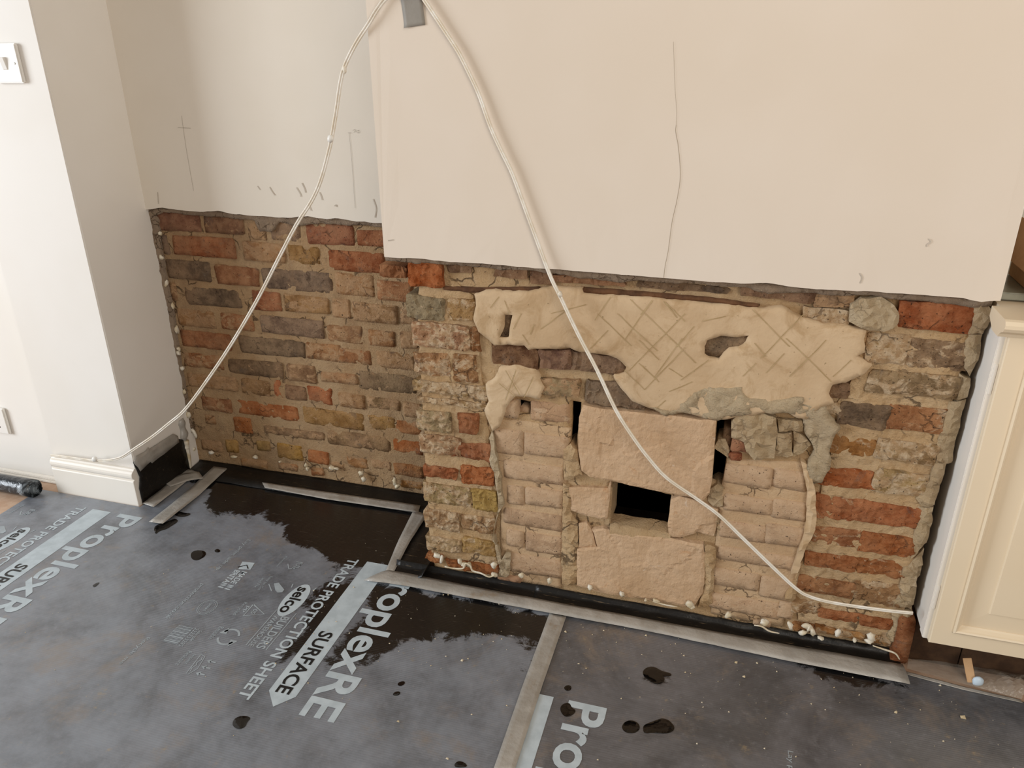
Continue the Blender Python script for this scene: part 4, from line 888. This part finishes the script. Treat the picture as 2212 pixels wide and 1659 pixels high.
for q, s in [((1221, 1366), .004), ((1395, 1374), .003), ((1590, 1432), .0045), ((1635, 1434), .003), ((1607, 1463), .004), ((998, 1428), .004), ((966, 1640), .004), ((1935, 1540), .004), ((2080, 1552), .006), ((2030, 1482), .003), ((860, 1560), .004), ((1250, 1435), .003), ((1477, 1418), .003)]:
    v = floor_pt(q); crumb(v.x, v.y, s)
tag(link('plaster_crumbs', mesh('plaster_crumbs', V, Fc), M['flake']), 'pale plaster crumbs scattered over the floor sheets', 'debris', kind='stuff')

# ------------------------------------------------------------------ cable, tape patch, switch, socket, roll
def cable_pts():
    L = [(110, 984, YP-.012), (135, 986, YP-.02), (170, 991, YP-.021), (205, 995, YP-.022), (235, 994, YP-.026), (262, 988, YP-.03), (290, 970, .07), (330, 943, .07), (365, 915, .07), (392, 893, .068), (415, 866, .065), (440, 832, .062), (480, 774, .058), (520, 710, .054), (560, 640, .05), (600, 562, .045), (640, 486, .04), (672, 436, .035), (692, 392, .03), (708, 335, .026), (717, 295, .022), (727, 235, .016), (735, 180, .010), (745, 142, .004), (768, 95, -.003), (797, 50, -.008), (815, 20, -.009), (835, -5, -.008), (862, -22, -.008), (885, -26, -.008), (905, -15, -.008), (922, 8, -.008), (940, 35, -.008), (965, 73, -.008), (990, 112, -.008), (1012, 155, -.008), (1035, 205, -.008), (1060, 275, -.009), (1085, 330, -.009), (1108, 378, -.009), (1140, 465, -.01), (1175, 560, -.011), (1192, 604, -.013), (1210, 640, -.015), (1248, 720, -.018), (1290, 800, -.02), (1330, 885, -.021), (1366, 942, -.022), (1400, 988, -.022), (1440, 1032, -.022), (1500, 1074, -.021), (1552, 1112, -.02), (1600, 1158, -.02), (1660, 1216, -.02), (1718, 1270, -.021), (1748, 1288, -.022), (1790, 1300, -.024), (1850, 1310, -.026), (1910, 1318, -.028), (1972, 1324.5, -.030)]
    return [at((x, y), 1, d) for x, y, d in L]
cab_e = empty('power_cable', at((862, -22), 1, -.008)); tag(cab_e, 'white twin cable looping from the pier skirting up and down to the cabinet', 'cable')
W = catmull(cable_pts(), 4); V, Fc = [], []
for sgn in (-1, 1):
    P = []
    for i, p in enumerate(W):
        t = (W[min(i+1, len(W)-1)]-W[max(i-1, 0)]).normalized(); s = t.cross(Vector((0, -1, 0))).normalized()
        P.append(p+s*(.0021*sgn)+Vector((0, .0006*sgn, 0)))
    tube(P, .0021, 8, V, Fc)
child('cable_sheath', mesh('cable_sheath', V, Fc, True), M['cable'], cab_e)
p = at((714, 299), 1, .020); o = child('cable_clip', blob(p, (.0075, .006, .0075), 3, .25), M['plastic_white'], cab_e); o.location = p; o.matrix_parent_inverse = Matrix.Translation(cab_e.location).inverted()
p = at((204, 992), 1, YP-.024); o = child('cable_clip', blob(p, (.0085, .006, .0075), 4, .3), M['plastic_white'], cab_e); o.location = p; o.matrix_parent_inverse = Matrix.Translation(cab_e.location).inverted()
p = at((744, 150), 1, .004); o = child('paint_crumb', blob(p, (.004, .004, .007), 8, .5), M['cable'], cab_e); o.location = p; o.matrix_parent_inverse = Matrix.Translation(cab_e.location).inverted()
p = at((1210, 636), 1, -.017); o = child('paint_crumb', blob(p, (.004, .004, .006), 9, .5), M['cable'], cab_e); o.location = p; o.matrix_parent_inverse = Matrix.Translation(cab_e.location).inverted()

# grey tape holding the cable to the breast
tp = [at(q, 1, -.012) for q in [(854, -60), (899, -62), (914, 53), (890, 57), (869, 60)]]
nT = 14; rows = []
for j in range(nT+1):
    t = j/nT; a = tp[0].lerp(tp[4], t); b = tp[1].lerp(tp[2], t); row = []
    for i in range(7):
        v = a.lerp(b, i/6); px_y = -60+120*t
        hump = math.exp(-((px_y+24)/16)**2)*.0095
        v.y = -.0014-hump-.0006*nz(i, j, 0, .5, 4)-(.003 if (j == nT and i < 2) else 0); row.append(v)
    rows.append(row)
strip('duct_tape_patch', rows, 'grey tape patch holding the cable to the chimney breast', 'duct_tape', 'tape', None, .0006)

# light switch on the pier
sw = empty('light_switch', (-1.0, YP, 1.188)); tag(sw, 'white single light switch on the white pier', 'light switch')
r = at((40, 133), 1, YP-.01); xr = r.x; zc = at((20, 137), 1, YP-.01).z; xl = xr-.086
child('face_plate', boxes('face_plate', [(xl, xr, YP-.0105, YP-.0003, zc-.043, zc+.043)], .0025), M['plastic_white'], sw)
xk = (xl+xr)/2; V = [Vector((xk-.0065, YP-.0095, zc-.014)), Vector((xk+.0065, YP-.0095, zc-.014)), Vector((xk+.0065, YP-.0095, zc+.014)), Vector((xk-.0065, YP-.0095, zc+.014)), Vector((xk-.006, YP-.012, zc-.013)), Vector((xk+.006, YP-.012, zc-.013)), Vector((xk+.006, YP-.0175, zc+.013)), Vector((xk-.006, YP-.0175, zc+.013))]
child('rocker', mesh('rocker', V, [[4, 5, 6, 7], [0, 1, 5, 4], [1, 2, 6, 5], [2, 3, 7, 6], [3, 0, 4, 7]]), M['plastic_white'], sw)
for sx in (-1, 1):
    bm = bmesh.new(); bmesh.ops.create_cone(bm, cap_ends=True, segments=14, radius1=.0026, radius2=.0022, depth=.0016)
    bmesh.ops.rotate(bm, verts=bm.verts, cent=(0, 0, 0), matrix=Matrix.Rotation(math.pi/2, 3, 'X')); bmesh.ops.translate(bm, verts=bm.verts, vec=(xk+sx*.0302, YP-.0109, zc))
    child('screw', bm_mesh('screw', bm), M['screw'], sw)
# socket on the wall beyond
so = empty('wall_socket', (-1.4, .142, .25)); tag(so, 'white socket plate low on the far left wall', 'socket')
r = at((12, 912), 1, .13); zc = r.z
child('face_plate', boxes('face_plate', [(r.x-.146, r.x, .1305, .1415, zc-.043, zc+.043)], .003), M['plastic_white'], so)
for sx in (-.105, -.041):
    child('rocker', boxes('rocker', [(r.x+sx-.006, r.x+sx+.006, .127, .131, zc+.008, zc+.03)], .001), M['plastic_white'], so)
    child('pin_slots', boxes('pin_slots', [(r.x+sx-.0035, r.x+sx+.0035, .1298, .1306, zc-.002, zc+.004), (r.x+sx-.014, r.x+sx-.007, .1298, .1306, zc-.022, zc-.018), (r.x+sx+.007, r.x+sx+.014, .1298, .1306, zc-.022, zc-.018)]), M['soot'], so)

# roll of black film on the floor beyond the sheet
ro = empty('plastic_roll', (-1.6, .03, .0)); tag(ro, 'roll of black plastic film on the floor left of the pier', 'plastic roll')
ctr = Vector((0, .045, .028)); V, Fc = [], []; n = 34; m = 26
for i in range(n+1):
    x = -2.1+(-1.214+2.1)*i/n
    for k in range(m):
        th = 2*math.pi*k/m; R = .0265*(1+.05*nz(x*9, math.cos(th)*1.4, math.sin(th)*1.4, 1, 4)); V.append(Vector((x, .045+R*math.cos(th), .0275+R*math.sin(th))))
for i in range(n):
    for k in range(m): Fc.append([i*m+k, i*m+(k+1) % m, (i+1)*m+(k+1) % m, (i+1)*m+k])
Fc.append([n*m+k for k in range(m)]); Fc.append([k for k in range(m)][::-1])
child('film', mesh('film', V, Fc, True), M['roll'], ro)
V, Fc = [], []
for i in range(60):
    th = i*.42; R = .008+.017*i/60
    for x in (-1.2135, -1.209): V.append(Vector((x, .045+R*math.cos(th), .0275+R*math.sin(th))))
for i in range(59): Fc.append([2*i, 2*i+1, 2*i+3, 2*i+2])
child('film_edge', mesh('film_edge', V, Fc, True), M['roll'], ro)

# taped pipe end and sealant nozzle in the alcove corner
bd = empty('taped_pipe_end', at((395, 985), 1, D-.03)); tag(bd, 'grey taped pipe end with white nozzle in the alcove corner', 'pipe')
P = [at(q, 1, D-.022) for q in [(388, 905), (392, 930), (394, 950), (396, 968)]]
V, Fc = tube(catmull(P, 6), lambda t: .011+.006*math.sin(math.pi*t)+.002*math.sin(t*17), 12)
V = [v+Vector((.0025*nz(v.x, v.y, v.z, 90, 2), .0025*nz(v.x, v.y, v.z, 90, 3), 0)) for v in V]
child('tape_wrap', mesh('tape_wrap', V, Fc, True), M['tape'], bd)
P = [at(q, 1, D-.022) for q in [(402, 952), (404, 970), (408, 990), (411, 1016)]]
V, Fc = tube(catmull(P, 5), lambda t: .0085-.0035*t, 10); child('nozzle', mesh('nozzle', V, Fc, True), M['putty'], bd)
for q, rr, s in [((398, 965), (.014, .010, .009), 5), ((385, 972), (.008, .008, .008), 6)]:
    p = at(q, 1, D-.024); o = child('sealant_lump', blob(p, rr, s, .4), M['putty'], bd); o.location = p; o.matrix_parent_inverse = Matrix.Translation(bd.location).inverted()

# ------------------------------------------------------------------ cabinet in the right alcove
YC = -.060; X0 = 1.1425; X1 = 1.95; ZB = .122; ZT = .790
ca = empty('fitted_cabinet', (1.5, 0, 0)); tag(ca, 'cream painted cabinet with panelled door right of the fireplace', 'cabinet')
child('carcass', boxes('carcass', [(X0, X0+.018, -.040, D+.2, ZB-.004, ZT-.012), (X1-.018, X1, -.040, D+.2, ZB-.004, ZT-.012), (X0+.018, X1-.018, -.02, D+.2, ZB, ZB+.018)], .001), M['gloss_white'], ca)  # carcass and face frame whitened: daylight on the cream paint put into the colour
child('face_frame', boxes('face_frame', [(X0-.003, X0+.03, -.046, -.020, ZB-.002, ZT-.012)], .0015), M['gloss_white'], ca)
def ring_panel(x0, x1, z0, z1, profile, name, yb):
    V, Fc = [], []
    for (ins, y) in profile:
        V += [Vector((x0+ins, y, z0+ins)), Vector((x1-ins, y, z0+ins)), Vector((x1-ins, y, z1-ins)), Vector((x0+ins, y, z1-ins))]
    for j in range(len(profile)-1):
        for k in range(4): a = j*4; Fc.append([a+k, a+(k+1) % 4, a+4+(k+1) % 4, a+4+k])
    e = (len(profile)-1)*4; Fc.append([e, e+1, e+2, e+3])
    return mesh(name, V, Fc)
xd0 = X0+.006; xd1 = X0+.52; zd0 = ZB; zd1 = ZT-.016
q = at((2056, 1358), 1, YC); ins = .5*((q.x-xd0)+(q.z-zd0))
dr = child('door', ring_panel(xd0, xd1, zd0, zd1, [(0, YC+.019), (0, YC+.002), (.002, YC), (ins, YC), (ins, YC)], 'door', YC), M['cabinet_cream'], ca)
bm = bmesh.new(); bm.from_mesh(dr.data)   # keep the frame, open the middle
big = max((f for f in bm.faces), key=lambda f: f.calc_center_median().y*-1+f.calc_area()*.0 if len(f.verts) == 4 and abs(f.calc_center_median().x-(xd0+xd1)/2) < .01 and abs(f.calc_center_median().z-(zd0+zd1)/2) < .01 else -9)
bmesh.ops.delete(bm, geom=[big], context='FACES'); bm.to_mesh(dr.data); bm.free()
def sub(name, me, mat, part):
    return link(name, me, mat, part)
sub('panel_moulding', ring_panel(xd0+ins-.002, xd1-ins+.002, zd0+ins-.002, zd1-ins+.002, [(0, YC+.001), (0, YC-.004), (.003, YC-.0055), (.006, YC-.004), (.0075, YC-.001), (.0115, YC+.004), (.0145, YC+.0065), (.0145, YC+.009)], 'panel_moulding', YC), M['cabinet_cream'], dr)
o = dr.children[0]; bm = bmesh.new(); bm.from_mesh(o.data); bm.faces.ensure_lookup_table(); bmesh.ops.delete(bm, geom=[bm.faces[len(bm.faces)-1]], context='FACES'); bm.to_mesh(o.data); bm.free()
sub('raised_panel', ring_panel(xd0+ins+.010, xd1-ins-.010, zd0+ins+.010, zd1-ins-.010, [(0, YC+.009), (.0002, YC+.0075), (.040, YC+.0055), (.042, YC+.0020)], 'raised_panel', YC), M['cabinet_cream'], dr)
for c in dr.children: c.matrix_parent_inverse = Matrix.Identity(4)
for zz in (ZB+.10, ZT-.11):
    child('hinge', boxes('hinge', [(X0+.0005, X0+.0062, -.0485, -.0405, zz-.028, zz+.028)], .001), M['gloss_white'], ca)
# top board with rounded nose
prof = [(-.02+D, ZT+.006), (-.078, ZT+.006), (-.084, ZT+.004), (-.088, ZT-.002), (-.088, ZT-.008), (-.084, ZT-.014), (-.076, ZT-.017), (-.068, ZT-.022), (-.064, ZT-.028), (-.030, ZT-.028), (-.02+D, ZT-.012)]
V = [Vector((x, y, z)) for x in (X0-.012, X1) for y, z in prof]; n = len(prof)
Fc = [[k, (k+1) % n, n+(k+1) % n, n+k] for k in range(n)]+[list(range(n))[::-1], [n+k for k in range(n)]]
# the top stops at the breast: left nose overhangs only in front of it
for i in range(n):
    if V[i].y > .0: V[i].y = -.001
    if V[n+i].y > .0: V[n+i].y = -.001
bm = bmesh.new(); me = mesh('top_nosing', V, Fc); bm.from_mesh(me); bpy.data.meshes.remove(me)
child('top_nosing', bm_mesh('top_nosing', bm), M['cabinet_cream'], ca)
child('top_board', boxes('top_board', [(X0+.0005, X1, -.001, D+.24, ZT-.012, ZT+.006)]), M['cabinet_cream'], ca)
pl = child('plinth', boxes('plinth', [(X0+.004, X0+.098, .03, .05, .001, ZB-.004), (X0+.100, X1-.02, .03, .05, .001, ZB-.004)], .001), M['timber'], ca)

# counter slab and box standing on the cabinet
cs = link('counter_slab', boxes('counter_slab', [(X0+.003, X1, .03, D+.24, ZT+.009, ZT+.022)], .002), M['counter']); tag(cs, 'thin grey green slab lying on the cabinet top', 'counter slab')
bxo = empty('cardboard_box', (1.32, .18, ZT+.0222)); tag(bxo, 'brown cardboard box standing on the cabinet beside the chimney breast', 'box')
bq = at((2177.6, 592), 2, ZT+.0225); bxs = .17; bq2 = at((2212, 623), 2, ZT+.0225); ang = math.atan2(bq2.y-bq.y, bq2.x-bq.x)
R = Matrix.Rotation(ang, 4, 'Z')
def boxpart(nm, spec, m='card'):
    me = boxes(nm, [spec], .001); me.transform(Matrix.Translation(bq) @ R); return child(nm, me, M[m], bxo)
hgt = .105
boxpart('side', (0, bxs, 0, .003, 0, hgt)); boxpart('side', (0, .003, .0035, .2, 0, hgt)); boxpart('side', (bxs-.003, bxs, .0035, .2, 0, hgt)); boxpart('side', (0, bxs, .2, .203, 0, hgt)); boxpart('base', (.0035, bxs-.0035, .0035, .1995, .0005, .003))
me = boxes('flap', [(0, bxs, -.07, 0, 0, .003)], .001); me.transform(Matrix.Translation(bq) @ R @ Matrix.Translation((0, 0, hgt+.001)) @ Matrix.Rotation(math.radians(75), 4, 'X')); child('flap', me, M['card'], bxo)

# crumpled polythene under the cabinet, with scraps
V, Fc = [], []; nx, ny = 44, 14
A = [floor_pt(q, .004) for q in [(1958, 1447), (2030, 1466), (2110, 1488), (2206, 1513)]]
B = [floor_pt(q, .004) for q in [(1962, 1428), (2040, 1432), (2120, 1440), (2240, 1462)]]
def pl_at(P, t):
    k = min(2, int(t*3)); return P[k].lerp(P[k+1], t*3-k)
for j in range(ny+1):
    for i in range(nx+1):
        u = i/nx; w = j/ny; p = pl_at(A, u).lerp(pl_at(B, u), w)
        cr = max(0, u-.45)*math.sin(math.pi*min(1, w*1.1))
        p.z = .0075+.002*(1+nz(p.x, p.y, 0, 40, 3))*w+cr*(.035*(1+noise.noise(Vector((p.x*26, p.y*26, 2))))+.02*abs(nz(p.x, p.y, 0, 60, 8)))
        p.y += .012*cr*nz(p.x, p.y, 5, 50, 4)*4; V.append(p)
for j in range(ny):
    for i in range(nx): k = j*(nx+1)+i; Fc.append([k, k+1, k+nx+2, k+nx+1])
po = link('polythene_sheet', mesh('polythene_sheet', V, Fc, False), M['polythene']); tag(po, 'crumpled clear polythene on the floor under the cabinet edge', 'polythene')
tape_rows('adhesive_tape', [(1955, 1450), (2080, 1483), (2204, 1512)], [(1960, 1458), (2080, 1490), (2210, 1519)], 'narrow cream tape along the edge of the clear polythene', 20, SZ+.0016, 9, .0004)
p = at((2094, 1448), 2, .03)
me = boxes('card_scrap', [(-.008, .008, -.001, .001, -.024, .024)], .0006); me.transform(Matrix.Translation(p) @ Matrix.Rotation(math.radians(-16), 4, 'Y') @ Matrix.Rotation(math.radians(-30), 4, 'X'))
tag(link('card_scrap', me, M['card']), 'pale strip of card stuck in the crumpled polythene', 'scrap')
p = at((2112, 1472), 2, .016); o = link('plastic_scrap', blob(p, (.011, .006, .012), 4, .12), M['blue_bit']); o.location = p; tag(o, 'pale blue plastic scrap lying in the polythene', 'scrap')
